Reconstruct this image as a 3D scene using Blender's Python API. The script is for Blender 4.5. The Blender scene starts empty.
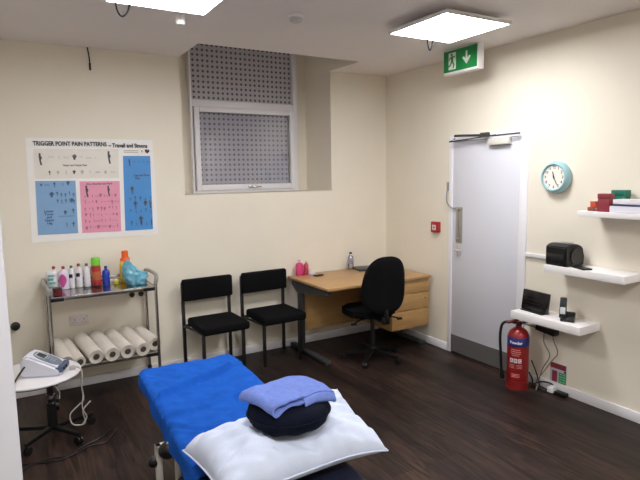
import bpy, bmesh, math, random
from mathutils import Vector, Matrix, Euler, noise
random.seed(7)
SC = bpy.context.scene
COL = SC.collection
PI = math.pi
def R(d): return math.radians(d)
# ------------------------------------------------------------------ materials
def lin(h):
    h = h.lstrip('#')
    out = []
    for i in (0, 2, 4):
        c = int(h[i:i+2], 16) / 255
        out.append(c/12.92 if c <= .04045 else ((c+.055)/1.055)**2.4)
    return out
MATS = {}
def mat(name, color, rough=.5, metal=0.0, var=.06, scale=12, bump=0.0, bscale=80, spec=.5, alpha=None, coat=0.0, sheen=0.0, stretch=None):
    if name in MATS: return MATS[name]
    m = bpy.data.materials.new(name); m.use_nodes = True
    nt = m.node_tree; N = nt.nodes; L = nt.links
    b = N['Principled BSDF']
    c = lin(color)
    tc = N.new('ShaderNodeTexCoord')
    vec = tc.outputs['Object']
    if stretch:
        mp = N.new('ShaderNodeMapping'); mp.inputs['Scale'].default_value = stretch
        L.new(vec, mp.inputs['Vector']); vec = mp.outputs['Vector']
    nz = N.new('ShaderNodeTexNoise'); nz.inputs['Scale'].default_value = scale; nz.inputs['Detail'].default_value = 4
    L.new(vec, nz.inputs['Vector'])
    mx = N.new('ShaderNodeMix'); mx.data_type = 'RGBA'
    mx.inputs[6].default_value = [max(0, v*(1-var*2)) for v in c] + [1]
    mx.inputs[7].default_value = [min(1, v*(1+var*2)) for v in c] + [1]
    L.new(nz.outputs['Fac'], mx.inputs[0]); L.new(mx.outputs[2], b.inputs['Base Color'])
    b.inputs['Roughness'].default_value = rough
    b.inputs['Metallic'].default_value = metal
    b.inputs['Specular IOR Level'].default_value = spec
    if coat: b.inputs['Coat Weight'].default_value = coat
    if sheen:
        b.inputs['Sheen Weight'].default_value = sheen
    if bump:
        n2 = N.new('ShaderNodeTexNoise'); n2.inputs['Scale'].default_value = bscale; n2.inputs['Detail'].default_value = 3
        L.new(vec, n2.inputs['Vector'])
        bp = N.new('ShaderNodeBump'); bp.inputs['Strength'].default_value = bump; bp.inputs['Distance'].default_value = .01
        L.new(n2.outputs['Fac'], bp.inputs['Height']); L.new(bp.outputs['Normal'], b.inputs['Normal'])
    if alpha is not None:
        b.inputs['Alpha'].default_value = alpha
    MATS[name] = m
    return m
def emis(name, color, strength):
    m = bpy.data.materials.new(name); m.use_nodes = True
    nt = m.node_tree; nt.nodes.clear()
    e = nt.nodes.new('ShaderNodeEmission'); o = nt.nodes.new('ShaderNodeOutputMaterial')
    e.inputs[0].default_value = list(color)+[1]; e.inputs[1].default_value = strength
    nt.links.new(e.outputs[0], o.inputs[0]); return m
def glass_mat(name, tint, gloss=.06, rough=.02):
    m = bpy.data.materials.new(name); m.use_nodes = True
    nt = m.node_tree; nt.nodes.clear(); N = nt.nodes; L = nt.links
    o = N.new('ShaderNodeOutputMaterial'); t = N.new('ShaderNodeBsdfTransparent'); g = N.new('ShaderNodeBsdfGlossy'); x = N.new('ShaderNodeMixShader')
    lw = N.new('ShaderNodeFresnel'); lw.inputs[0].default_value = 1.45
    ad = N.new('ShaderNodeMath'); ad.operation = 'ADD'; ad.inputs[1].default_value = gloss-.04; ad.use_clamp = True
    L.new(lw.outputs[0], ad.inputs[0])
    t.inputs[0].default_value = list(tint)+[1]; g.inputs['Roughness'].default_value = rough
    L.new(ad.outputs[0], x.inputs[0]); L.new(t.outputs[0], x.inputs[1]); L.new(g.outputs[0], x.inputs[2]); L.new(x.outputs[0], o.inputs[0])
    return m
WALL = mat('wall_paint', '#e9e2d4', .62, var=.02, scale=3, bump=.08, bscale=160, spec=.3)
CEIL = mat('ceiling_paint', '#e9e3e1', .8, var=.015, scale=3, spec=.2)
WHITE = mat('white_gloss_paint', '#e9e8ee', .32, var=.01, scale=4)
DOORW = mat('door_paint', '#d4d5df', .35, var=.012, scale=3)
SHELFW = mat('shelf_white', '#f1eef0', .35, var=.01)
BLACKM = mat('black_metal', '#0d0d0f', .4, var=.05)
BLACKP = mat('black_plastic', '#0c0c0e', .38, var=.05)
BLACKF = mat('black_fabric', '#0c0c0f', .9, var=.18, scale=160, bump=.25, bscale=400, spec=.15)
CHROME = mat('chrome', '#b9b7b4', .22, metal=1.0, var=.04)
STEEL = mat('brushed_steel', '#b2afac', .2, metal=1.0, var=.08, scale=30, stretch=(1, 12, 1))
KICK = mat('kick_plate_grey', '#6f6c6c', .5, metal=.3, var=.05, scale=30)
GREYM = mat('dark_grey_metal', '#3f4144', .45, metal=.3, var=.05)
WOOD = None
TOWELB = mat('blue_towelling', '#205abb', .95, var=.14, scale=16, bump=.6, bscale=260, spec=.05)
TOWELP = mat('periwinkle_towelling', '#7a90dc', .95, var=.1, scale=70, bump=.6, bscale=260, spec=.05)
NAVY = mat('navy_vinyl', '#12162e', .55, var=.08, scale=20)
NAVYF = mat('navy_fabric', '#0d1224', .85, var=.12, scale=50, bump=.25, bscale=200, spec=.15)
PILLOW = mat('white_cotton', '#d2dcf3', .85, var=.02, scale=10, bump=.1, bscale=40, spec=.15)
FRAMEW = mat('couch_frame_grey_white', '#c9c6c0', .45, var=.04)
PLASTW = mat('white_plastic', '#e6e6ea', .35, var=.02)
PAPER = mat('white_paper', '#e2dcd6', .85, var=.03, scale=30, bump=.15, bscale=60)
def wood(name, c1, c2, axis_scale=(2, 26, 26), rough=.38):
    m = bpy.data.materials.new(name); m.use_nodes = True
    nt = m.node_tree; N = nt.nodes; L = nt.links; b = N['Principled BSDF']
    tc = N.new('ShaderNodeTexCoord'); mp = N.new('ShaderNodeMapping'); mp.inputs['Scale'].default_value = axis_scale
    nz = N.new('ShaderNodeTexNoise'); nz.inputs['Scale'].default_value = 1.6; nz.inputs['Detail'].default_value = 6; nz.inputs['Distortion'].default_value = .6
    cr = N.new('ShaderNodeValToRGB')
    cr.color_ramp.elements[0].position = .3; cr.color_ramp.elements[0].color = lin(c1)+[1]
    cr.color_ramp.elements[1].position = .7; cr.color_ramp.elements[1].color = lin(c2)+[1]
    L.new(tc.outputs['Object'], mp.inputs[0]); L.new(mp.outputs[0], nz.inputs['Vector']); L.new(nz.outputs['Fac'], cr.inputs[0]); L.new(cr.outputs[0], b.inputs['Base Color'])
    b.inputs['Roughness'].default_value = rough
    MATS[name] = m
    return m
WOOD = wood('beech_laminate', '#ad875a', '#bd976a')
WOODV = wood('beech_laminate_front', '#ab8452', '#ba9460', (3, 3, 30))
def floor_mat():
    m = bpy.data.materials.new('dark_plank_floor'); m.use_nodes = True
    nt = m.node_tree; N = nt.nodes; L = nt.links; b = N['Principled BSDF']
    tc = N.new('ShaderNodeTexCoord')
    mp = N.new('ShaderNodeMapping'); mp.inputs['Rotation'].default_value = (0, 0, PI/2)
    br = N.new('ShaderNodeTexBrick')
    br.inputs['Scale'].default_value = 1.0; br.inputs['Brick Width'].default_value = 1.25; br.inputs['Row Height'].default_value = .17
    br.inputs['Mortar Size'].default_value = .0022; br.inputs['Mortar Smooth'].default_value = .1; br.offset = .37; br.inputs['Bias'].default_value = 0
    br.inputs['Color1'].default_value = lin('#352928')+[1]; br.inputs['Color2'].default_value = lin('#221b1b')+[1]; br.inputs['Mortar'].default_value = lin('#160f0d')+[1]
    L.new(tc.outputs['Object'], mp.inputs[0]); L.new(mp.outputs[0], br.inputs['Vector'])
    m2 = N.new('ShaderNodeMapping'); m2.inputs['Scale'].default_value = (11, 1.2, 1)
    nz = N.new('ShaderNodeTexNoise'); nz.inputs['Scale'].default_value = 1.7; nz.inputs['Detail'].default_value = 8; nz.inputs['Distortion'].default_value = 2.2
    L.new(tc.outputs['Object'], m2.inputs[0]); L.new(m2.outputs[0], nz.inputs['Vector'])
    cr = N.new('ShaderNodeValToRGB')
    cr.color_ramp.elements[0].position = .32; cr.color_ramp.elements[0].color = (.38, .37, .38, 1)
    cr.color_ramp.elements[1].position = .72; cr.color_ramp.elements[1].color = (1.6, 1.5, 1.35, 1)
    L.new(nz.outputs['Fac'], cr.inputs[0])
    mx = N.new('ShaderNodeMix'); mx.data_type = 'RGBA'; mx.blend_type = 'MULTIPLY'; mx.inputs[0].default_value = 1
    L.new(br.outputs['Color'], mx.inputs[6]); L.new(cr.outputs[0], mx.inputs[7])
    m3 = N.new('ShaderNodeMapping'); m3.inputs['Scale'].default_value = (5.5, .75, 1); m3.inputs['Location'].default_value = (3, 7, 0)
    n3 = N.new('ShaderNodeTexNoise'); n3.inputs['Scale'].default_value = 1.3; n3.inputs['Detail'].default_value = 3; n3.inputs['Distortion'].default_value = .8
    L.new(tc.outputs['Object'], m3.inputs[0]); L.new(m3.outputs[0], n3.inputs['Vector'])
    c3 = N.new('ShaderNodeValToRGB')
    c3.color_ramp.elements[0].position = .35; c3.color_ramp.elements[0].color = (.6, .55, .57, 1)
    c3.color_ramp.elements[1].position = .68; c3.color_ramp.elements[1].color = (1.5, 1.4, 1.2, 1)
    L.new(n3.outputs['Fac'], c3.inputs[0])
    m4 = N.new('ShaderNodeMix'); m4.data_type = 'RGBA'; m4.blend_type = 'MULTIPLY'; m4.inputs[0].default_value = 1
    L.new(mx.outputs[2], m4.inputs[6]); L.new(c3.outputs[0], m4.inputs[7]); L.new(m4.outputs[2], b.inputs['Base Color'])
    b.inputs['Roughness'].default_value = .46; b.inputs['Specular IOR Level'].default_value = .3
    bp = N.new('ShaderNodeBump'); bp.inputs['Strength'].default_value = .15; bp.inputs['Distance'].default_value = .004
    L.new(nz.outputs['Fac'], bp.inputs['Height']); L.new(bp.outputs['Normal'], b.inputs['Normal'])
    return m
def perforated_mat():
    m = bpy.data.materials.new('perforated_screen'); m.use_nodes = True
    nt = m.node_tree; N = nt.nodes; L = nt.links; b = N['Principled BSDF']
    tc = N.new('ShaderNodeTexCoord'); sp = N.new('ShaderNodeSeparateXYZ'); L.new(tc.outputs['Object'], sp.inputs[0])
    def frac(o, pitch):
        d = N.new('ShaderNodeMath'); d.operation = 'DIVIDE'; d.inputs[1].default_value = pitch; L.new(o, d.inputs[0])
        f = N.new('ShaderNodeMath'); f.operation = 'FRACT'; L.new(d.outputs[0], f.inputs[0])
        s = N.new('ShaderNodeMath'); s.operation = 'SUBTRACT'; s.inputs[1].default_value = .5; L.new(f.outputs[0], s.inputs[0])
        q = N.new('ShaderNodeMath'); q.operation = 'POWER'; q.inputs[1].default_value = 2; L.new(s.outputs[0], q.inputs[0])
        return q.outputs[0]
    a = N.new('ShaderNodeMath'); a.operation = 'ADD'; L.new(frac(sp.outputs[0], .0505), a.inputs[0]); L.new(frac(sp.outputs[2], .0512), a.inputs[1])
    c = N.new('ShaderNodeMapRange'); c.inputs[1].default_value = .045; c.inputs[2].default_value = .075; L.new(a.outputs[0], c.inputs[0])
    mx = N.new('ShaderNodeMix'); mx.data_type = 'RGBA'; mx.inputs[6].default_value = lin('#504f59')+[1]; mx.inputs[7].default_value = lin('#bab7c1')+[1]
    L.new(c.outputs[0], mx.inputs[0]); L.new(mx.outputs[2], b.inputs['Base Color']); b.inputs['Roughness'].default_value = .5
    return m
# ------------------------------------------------------------------ mesh helpers
def new(): return bmesh.new()
I4 = Matrix.Identity(4)
def T(x, y, z): return Matrix.Translation((x, y, z))
def rz(d): return Matrix.Rotation(R(d), 4, 'Z')
def rx(d): return Matrix.Rotation(R(d), 4, 'X')
def ry(d): return Matrix.Rotation(R(d), 4, 'Y')
def box(bm, lo, hi, M=I4, bev=0.0, seg=2):
    lo, hi = Vector(lo), Vector(hi)
    r = bmesh.ops.create_cube(bm, size=1.0)
    c = (lo+hi)/2; s = hi-lo
    for v in r['verts']:
        v.co = Vector((v.co.x*s.x+c.x, v.co.y*s.y+c.y, v.co.z*s.z+c.z))
    vs = r['verts']
    if bev:
        es = list({e for v in vs for e in v.link_edges})
        rr = bmesh.ops.bevel(bm, geom=es, offset=bev, segments=seg, affect='EDGES', profile=.5)
        vs = list({v for f in rr['faces'] for v in f.verts} | {v for v in vs if v.is_valid})
    for v in vs: v.co = M @ v.co
    return vs
def cyl(bm, p0, p1, r0, r1=None, n=16):
    if r1 is None: r1 = r0
    p0, p1 = Vector(p0), Vector(p1)
    d = (p1-p0).normalized()
    a = d.orthogonal().normalized(); b = d.cross(a)
    A = [bm.verts.new(p0+(a*math.cos(2*PI*i/n)+b*math.sin(2*PI*i/n))*r0) for i in range(n)]
    B = [bm.verts.new(p1+(a*math.cos(2*PI*i/n)+b*math.sin(2*PI*i/n))*r1) for i in range(n)]
    for i in range(n):
        bm.faces.new((A[i], A[(i+1) % n], B[(i+1) % n], B[i]))
    bm.faces.new(A[::-1]); bm.faces.new(B)
def smooth_path(pts, k=6):
    P = [Vector(p) for p in pts]
    if len(P) < 3: return P
    out = []
    Q = [P[0]*2-P[1]] + P + [P[-1]*2-P[-2]]
    for i in range(1, len(Q)-2):
        a, b, c, d = Q[i-1], Q[i], Q[i+1], Q[i+2]
        for j in range(k):
            t = j/k
            out.append(.5*((2*b)+(c-a)*t+(2*a-5*b+4*c-d)*t*t+(3*b-a-3*c+d)*t**3))
    out.append(P[-1]); return out
def tube(bm, pts, r, n=8, sm=True, k=6):
    P = smooth_path(pts, k) if sm else [Vector(p) for p in pts]
    rings = []
    up = None
    for i, p in enumerate(P):
        d = (P[min(i+1, len(P)-1)]-P[max(i-1, 0)]).normalized()
        if up is None: up = d.orthogonal().normalized()
        up = (up-d*up.dot(d))
        up = up.normalized() if up.length > 1e-6 else d.orthogonal().normalized()
        s = d.cross(up)
        rings.append([bm.verts.new(p+(up*math.cos(2*PI*j/n)+s*math.sin(2*PI*j/n))*r) for j in range(n)])
    for a, b in zip(rings, rings[1:]):
        for j in range(n):
            bm.faces.new((a[j], a[(j+1) % n], b[(j+1) % n], b[j]))
    bm.faces.new(rings[0][::-1]); bm.faces.new(rings[-1])
def lathe(bm, prof, n=24, M=I4, sx=1, sy=1):
    rings = []
    for r, z in prof:
        if r < 1e-5: rings.append([bm.verts.new(M @ Vector((0, 0, z)))])
        else: rings.append([bm.verts.new(M @ Vector((r*sx*math.cos(2*PI*i/n), r*sy*math.sin(2*PI*i/n), z))) for i in range(n)])
    for a, b in zip(rings, rings[1:]):
        for i in range(n):
            if len(a) == 1 and len(b) == 1: continue
            if len(a) == 1: bm.faces.new((a[0], b[(i+1) % n], b[i]))
            elif len(b) == 1: bm.faces.new((a[i], a[(i+1) % n], b[0]))
            else: bm.faces.new((a[i], a[(i+1) % n], b[(i+1) % n], b[i]))
    if len(rings[0]) > 1: bm.faces.new(rings[0][::-1])
    if len(rings[-1]) > 1: bm.faces.new(rings[-1])
def prism(bm, out, z0, z1, M=I4):
    A = [bm.verts.new(M @ Vector((x, y, z0))) for x, y in out]
    B = [bm.verts.new(M @ Vector((x, y, z1))) for x, y in out]
    n = len(out)
    bm.faces.new(A[::-1]); bm.faces.new(B)
    for i in range(n): bm.faces.new((A[i], A[(i+1) % n], B[(i+1) % n], B[i]))
def shell(bm, fn, nu, nv, closed_u=False):
    V = [[bm.verts.new(fn(i/nu, j/nv)) for j in range(nv+1)] for i in range(nu if closed_u else nu+1)]
    for i in range(nu):
        a = V[i]; b = V[(i+1) % len(V)]
        for j in range(nv): bm.faces.new((a[j], b[j], b[j+1], a[j+1]))
    return V
def slab(bm, fn, th, nu, nv):
    """a sheet with real thickness: fn(u,v) gives the upper face, th the thickness along -normal (approximated by fn's own lower face)"""
    up = [[bm.verts.new(fn(i/nu, j/nv, 0)) for j in range(nv+1)] for i in range(nu+1)]
    dn = [[bm.verts.new(fn(i/nu, j/nv, th)) for j in range(nv+1)] for i in range(nu+1)]
    for i in range(nu):
        for j in range(nv):
            bm.faces.new((up[i][j], up[i+1][j], up[i+1][j+1], up[i][j+1]))
            bm.faces.new((dn[i][j], dn[i][j+1], dn[i+1][j+1], dn[i+1][j]))
    for i in range(nu):
        bm.faces.new((up[i][0], dn[i][0], dn[i+1][0], up[i+1][0])); bm.faces.new((up[i][nv], up[i+1][nv], dn[i+1][nv], dn[i][nv]))
    for j in range(nv):
        bm.faces.new((up[0][j], up[0][j+1], dn[0][j+1], dn[0][j])); bm.faces.new((up[nu][j], dn[nu][j], dn[nu][j+1], up[nu][j+1]))
def text(bm, s, size, M, bold=0.0, align='CENTER', depth=.0006, xs=1.0):
    cu = bpy.data.curves.new('lettering', 'FONT'); cu.body = s; cu.size = 1.0; cu.align_x = align; cu.align_y = 'CENTER'
    cu.offset = bold/size; cu.extrude = depth/2/size; cu.resolution_u = 3
    o = bpy.data.objects.new('lettering', cu); COL.objects.link(o)
    bpy.context.view_layer.update()
    me = bpy.data.meshes.new_from_object(o.evaluated_get(bpy.context.evaluated_depsgraph_get()))
    bpy.data.objects.remove(o); bpy.data.curves.remove(cu)
    me.transform(M @ Matrix.Diagonal((xs*size, size, size, 1)))
    bm.from_mesh(me); bpy.data.meshes.remove(me)
def obj(name, bm, m, parent=None, loc=None, smooth=True, ang=35, sub=0, label=None):
    bmesh.ops.recalc_face_normals(bm, faces=bm.faces[:])
    me = bpy.data.meshes.new(name); bm.to_mesh(me); bm.free()
    if smooth:
        me.polygons.foreach_set('use_smooth', [True]*len(me.polygons))
        me.set_sharp_from_angle(angle=R(ang))
    me.materials.append(m)
    o = bpy.data.objects.new(name, me); COL.objects.link(o)
    if parent: o.parent = parent
    if loc: o.location = loc
    if sub:
        md = o.modifiers.new('Subdivision', 'SUBSURF'); md.levels = sub; md.render_levels = sub
    if label: o['label'] = label
    return o
def tag(o, label, cat, group=None):
    o['label'] = label; o['category'] = cat
    if group: o['group'] = group
    return o
def thing(name, label, cat, loc=(0, 0, 0), rot=0, group=None):
    o = bpy.data.objects.new(name, None); o.empty_display_size = .1; COL.objects.link(o)
    o.location = loc; o.rotation_euler = (0, 0, R(rot))
    return tag(o, label, cat, group)
def struct(o): o['kind'] = 'structure'; return o
def sempty(name):
    o = bpy.data.objects.new(name, None); COL.objects.link(o); return struct(o)
def copy_tree(o, parent=None):
    c = o.copy(); COL.objects.link(c); c.parent = parent
    for ch in list(o.children): copy_tree(ch, c)
    return c
def simple(name, boxes, m, parent=None, bev=0, **k):
    b = new()
    for lo, hi in boxes: box(b, lo, hi, bev=bev)
    return obj(name, b, m, parent, **k)
def squircle(a, b, n=40, e=4.0):
    out = []
    for i in range(n):
        t = 2*PI*i/n; c, s = math.cos(t), math.sin(t)
        out.append((a*math.copysign(abs(c)**(2/e), c), b*math.copysign(abs(s)**(2/e), s)))
    return out

# ------------------------------------------------------------------ room shell
H = 2.8
XL, YF = -4.55, -6.2
b = new(); box(b, (XL-.2, YF-.2, -.1), (.2, .7, 0)); struct(obj('floor', b, floor_mat(), smooth=False))
WX0, WX1, WZ = -2.275, -.715, 1.584
NY = -.53
struct(simple('ceiling', [((XL-.2, YF-.2, H), (.2, NY, H+.7)), ((XL-.2, NY, H), (WX0, .63, H+.7)), ((WX1, NY, H), (.2, .63, H+.7)), ((WX0, NY, H+.62), (WX1, .63, H+.7))], CEIL, smooth=False))
struct(simple('wall_back', [((XL-.2, 0, 0), (WX0, .63, H)), ((WX1, 0, 0), (.2, .63, H)), ((WX0, 0, 0), (WX1, .63, WZ)), ((WX0, .53, WZ), (WX1, .63, H+.62))], WALL, smooth=False))
DY0, DY1, DZ = -1.0, -1.895, 2.095
struct(simple('wall_right', [((0, DY0, 0), (.15, 0, H)), ((0, YF, 0), (.15, DY1, H)), ((0, DY1, DZ), (.15, DY0, H))], WALL, smooth=False))
struct(simple('wall_left', [((XL-.15, YF, 0), (XL, 0, H))], WALL, smooth=False))
struct(simple('wall_front', [((XL-.15, YF-.15, 0), (.15, YF, H))], WALL, smooth=False))
struct(simple('wall_window_recess', [((WX1-.004, NY, H), (WX1, .53, H+.62)), ((WX0, NY, H), (WX0+.004, .53, H+.62))], WALL, smooth=False))
def skirting(name, pieces): struct(simple(name, pieces, WHITE, bev=.004))
skirting('baseboard_back', [((XL, -.016, 0), (0, 0, .075))])
skirting('baseboard_right', [((-.016, DY0, 0), (0, -.016, .075)), ((-.016, YF, 0), (0, DY1, .075))])
skirting('baseboard_left', [((XL, YF, 0), (XL+.016, -.016, .075))])
# window in its deep recess
win = sempty('window_1')
simple('window_frame', [((-2.05, .46, WZ), (-2.03, .53, 3.42)), ((-.91, .46, WZ), (-.86, .53, 3.42)), ((-2.03, .46, WZ), (-.91, .53, 1.606)), ((-2.03, .465, 2.44), (-.91, .53, 2.507))], WHITE, win, bev=.004)
simple('window_sash', [((-2.018, .44, 1.608), (-1.965, .49, 2.437)), ((-.958, .44, 1.608), (-.912, .49, 2.437)), ((-1.965, .44, 1.608), (-.958, .49, 1.668)), ((-1.965, .44, 2.388), (-.958, .49, 2.437))], WHITE, win, bev=.005)
PERF = perforated_mat()
simple('perforated_screen', [((-1.963, .505, 1.67), (-.96, .515, 2.386))], PERF, win, smooth=False)
simple('perforated_screen', [((-2.028, .5, 2.509), (-.912, .51, 3.42))], PERF, win, smooth=False)
GL = glass_mat('window_glass', (.97, .97, .99), .07)
simple('window_pane', [((-1.963, .47, 1.67), (-.96, .474, 2.386))], GL, win, smooth=False)
bm = new(); box(bm, (-1.47, .425, 1.625), (-1.37, .44, 1.65), bev=.004); box(bm, (-1.44, .405, 1.632), (-1.33, .425, 1.645), bev=.004)
cyl(bm, (-1.44, .44, 1.638), (-1.44, .405, 1.638), .012); obj('window_handle', bm, STEEL, win)
# door in the right wall
door = sempty('door_1')
simple('door_frame', [((-.015, -1.043, 0), (.12, DY0, DZ)), ((-.015, DY1, 0), (.12, -1.815, DZ)), ((-.015, -1.815, 2.04), (.12, -1.043, DZ)), ((-.012, -1.835, 0), (-.0, -1.815, 2.04))], WHITE, door, bev=.004)
leaf = simple('door_leaf', [((-.006, -1.812, .012), (.036, -1.043, 2.036))], DOORW, door, bev=.003)
simple('kick_plate', [((-.009, -1.808, .014), (-.006, -1.047, .18))], KICK, leaf)
bm = new()
box(bm, (-.05, -1.52, 1.975), (-.0225, -1.24, 2.06), bev=.006)
box(bm, (-.052, -1.74, 1.985), (-.0225, -1.52, 2.055), bev=.006)
M_CLO = mat('closer_silver', '#d9d7d0', .4, metal=.1, var=.05)
bm2 = new(); box(bm2, (-.055, -1.725, 1.98), (-.0062, -1.50, 2.038), bev=.006); obj('door_closer', bm2, M_CLO, leaf)
bm.free()
bm = new(); tube(bm, [(-.07, -1.50, 2.066), (-.075, -1.13, 2.085)], .011, sm=False); tube(bm, [(-.072, -1.13, 2.06), (-.064, -1.05, 2.035), (-.064, -1.6, 2.062)], .006, sm=False)
tube(bm, [(-.064, -1.56, 2.056), (-.055, -1.84, 2.06)], .007, sm=False); box(bm, (-.085, -1.53, 2.052), (-.055, -1.44, 2.09), bev=.004)
obj('closer_arm', bm, GREYM, leaf)
bm = new(); box(bm, (-.012, -1.175, 1.09), (-.006, -1.095, 1.43), bev=.002); box(bm, (-.03, -1.165, 1.405), (-.012, -1.07, 1.425), bev=.004)
for z in (1.13, 1.40): cyl(bm, (-.006, -1.135, z), (-.04, -1.135, z), .007)
tube(bm, [(-.04, -1.135, 1.12), (-.04, -1.135, 1.41)], .009, sm=False)
obj('pull_handle', bm, mat('pull_steel', '#aaa69f', .45, metal=.5), leaf)
bm = new(); box(bm, (-.012, -1.155, .965), (-.006, -1.11, 1.075), bev=.003); cyl(bm, (-.006, -1.13, 1.02), (-.05, -1.13, 1.02), .01); tube(bm, [(-.048, -1.13, 1.02), (-.05, -1.21, 1.018)], .008, sm=False); cyl(bm, (-.012, -1.13, .985), (-.016, -1.13, .985), .009)
obj('lever_handle', bm, mat('lever_silver', '#c8c7c6', .4, metal=.4), leaf)
for z in (.25, 1.05, 1.75):
    bm = new(); cyl(bm, (-.010, -1.823, z), (-.010, -1.823, z+.09), .006); obj('hinge', bm, WHITE, door)
bm = new(); tube(bm, [(-.03, -1.0, 1.62), (-.045, -1.005, 1.55), (-.045, -1.01, 1.47), (-.03, -1.05, 1.42), (-.02, -1.09, 1.415)], .006); box(bm, (-.04, -1.01, 1.58), (-.022, -.995, 1.66), bev=.003)
obj('cable_loop', bm, mat('loop_grey', '#8c8c90', .5), door)
# white cable trunking on the right wall
struct(simple('trim_1', [((-.022, -2.25, 1.055), (0, DY1, 1.085))], WHITE, bev=.003))
# an open white door just beside the camera
d2 = sempty('door_2')
simple('door_leaf', [((XL+.03, -3.44, .012), (-3.706, -3.40, 2.05))], DOORW, d2, bev=.002)
for z in (.3, 1.1, 1.8):
    bm = new(); cyl(bm, (XL+.015, -3.42, z), (XL+.015, -3.42, z+.09), .008); obj('hinge', bm, STEEL, d2)

# ------------------------------------------------------------------ ceiling fittings
LED = emis('led_diffuser', (.99, .985, .98), 33.2)
def panel(cx, cy, label):
    t = thing('ceiling_light', label, 'ceiling light', (cx, cy, H), 0, 'square light panels')
    s = .298
    bm = new()
    for lo, hi in [((-s, -s, -.062), (s, -s+.014, -.046)), ((-s, s-.014, -.062), (s, s, -.046)), ((-s, -s+.014, -.062), (-s+.014, s-.014, -.046)), ((s-.014, -s+.014, -.062), (s, s-.014, -.046))]: box(bm, lo, hi)
    box(bm, (-s, -s, -.046), (s, s, -.04)); box(bm, (-.18, -.18, -.04), (.18, .18, 0))
    obj('frame', bm, PLASTW, t, smooth=False)
    bm = new(); box(bm, (-s+.015, -s+.015, -.060), (s-.015, s-.015, -.0465)); obj('diffuser', bm, LED, t, smooth=False)
    return t
p1 = panel(-2.83, -1.775, 'square glowing light panel on the ceiling nearest the poster')
p2 = panel(-.942, -1.938, 'square glowing light panel on the ceiling beside the green exit sign')
p3 = panel(-3.38, -4.6, 'added square light panel on the ceiling furthest from the window, out of view')  # unseen panel, added to brighten the near door edge and the pillow
p4 = panel(-.942, -4.75, 'added fill light panel on the ceiling over the near end of the shelf wall, out of view')  # extra panel out of frame, added as fill for the lower right wall
CABM = mat('cable_matte_black', '#08080a', .95, spec=.05)
bm = new(); tube(bm, [(-3.07, -1.52, 2.765), (-3.06, -1.5, 2.70), (-3.035, -1.5, 2.665), (-3.0, -1.49, 2.70), (-2.985, -1.52, 2.765)], .005); obj('cable', bm, CABM, p1, loc=(2.83, 1.775, -H))
bm = new(); tube(bm, [(-.96, -1.75, 2.765), (-.962, -1.75, 2.69), (-.94, -1.75, 2.635), (-.915, -1.75, 2.69), (-.91, -1.77, 2.765)], .005); obj('cable', bm, CABM, p2, loc=(.942, 1.938, -H))
t = thing('smoke_detector', 'small round white smoke detector on the ceiling in front of the window', 'smoke detector', (-1.94, -1.56, H))
bm = new(); lathe(bm, [(.05, 0), (.05, -.018), (.044, -.022)], 28); obj('mount', bm, PLASTW, t)
bm = new(); lathe(bm, [(.043, -.022), (.043, -.034), (.034, -.046), (0, -.048)], 28); obj('sensor_head', bm, mat('detector_grey', '#c9c6c6', .5), t)
t = thing('motion_sensor', 'small white cylindrical sensor on the ceiling beside a light panel', 'sensor', (-2.645, -1.33, H))
bm = new(); lathe(bm, [(.03, 0), (.03, -.03), (.024, -.034)], 20); obj('mount', bm, PLASTW, t)
bm = new(); lathe(bm, [(.028, -.034), (.03, -.055), (.03, -.085), (.022, -.094), (0, -.096)], 20); obj('lens', bm, mat('sensor_lens', '#f6f6f8', .25), t)
# exit sign
t = thing('exit_sign', 'green and white running man exit sign with a down arrow on the ceiling', 'exit sign', (-.25, -1.395, H))
bm = new(); box(bm, (-.034, -.2, -.208), (.034, .2, 0), bev=.004); obj('housing', bm, mat('sign_white', '#e8e8ea', .4), t)
GREEN = mat('sign_green', '#0f8a43', .4, var=.03)
bm = new(); box(bm, (-.040, -.19, -.188), (-.0345, .19, -.012)); fp = obj('sign_face', bm, GREEN, t, smooth=False)
SGN = Matrix(((0, 0, -1, -.0405), (-1, 0, 0, 0), (0, 1, 0, -.10), (0, 0, 0, 1)))   # sign plane: local x -> -y, y -> z, faces -x
SW = mat('sign_symbol_white', '#e6efe8', .4)
bm = new(); prism(bm, [(-.13, -.072), (-.045, -.072), (-.045, .068), (-.13, .068)], 0, .001, SGN); obj('doorway_symbol', bm, SW, fp, smooth=False)
bm = new()
prism(bm, [(-.095+.011*math.cos(i*PI/6), .052+.011*math.sin(i*PI/6)) for i in range(12)], .001, .002, SGN)
for q in ([(-.105, .036), (-.08, .038), (-.072, .0), (-.098, -.004)], [(-.098, 0), (-.08, 0), (-.058, -.03), (-.064, -.064), (-.076, -.064), (-.073, -.034)], [(-.1, 0), (-.085, -.004), (-.1, -.034), (-.128, -.05), (-.131, -.038), (-.11, -.026)], [(-.084, .036), (-.06, .02), (-.048, .034), (-.054, .04), (-.062, .03), (-.084, .046)], [(-.104, .036), (-.122, .022), (-.126, .004), (-.118, .004), (-.113, .018), (-.1, .026)]):
    prism(bm, q, .001, .002, SGN)
obj('running_man_symbol', bm, GREEN, fp, smooth=False)
bm = new(); prism(bm, [(x+.01, z) for x, z in [(.058, .055), (.078, .055), (.078, -.005), (.1, .016), (.115, .004), (.068, -.052), (.021, .004), (.036, .016), (.058, -.005)]], 0, .001, SGN); obj('arrow_symbol', bm, SW, fp, smooth=False)
# hanging wire by the back wall
bm = new(); tube(bm, [(-3.022, -.012, H), (-3.015, -.016, 2.74), (-3.012, -.02, 2.68), (-3.012, -.018, 2.62)], .005); cyl(bm, (-3.012, -.018, 2.62), (-3.012, -.02, 2.675), .0085, n=10)
tag(obj('hanging_wire', bm, BLACKP), 'short dark wire hanging from the ceiling above the poster', 'wire')

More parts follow.
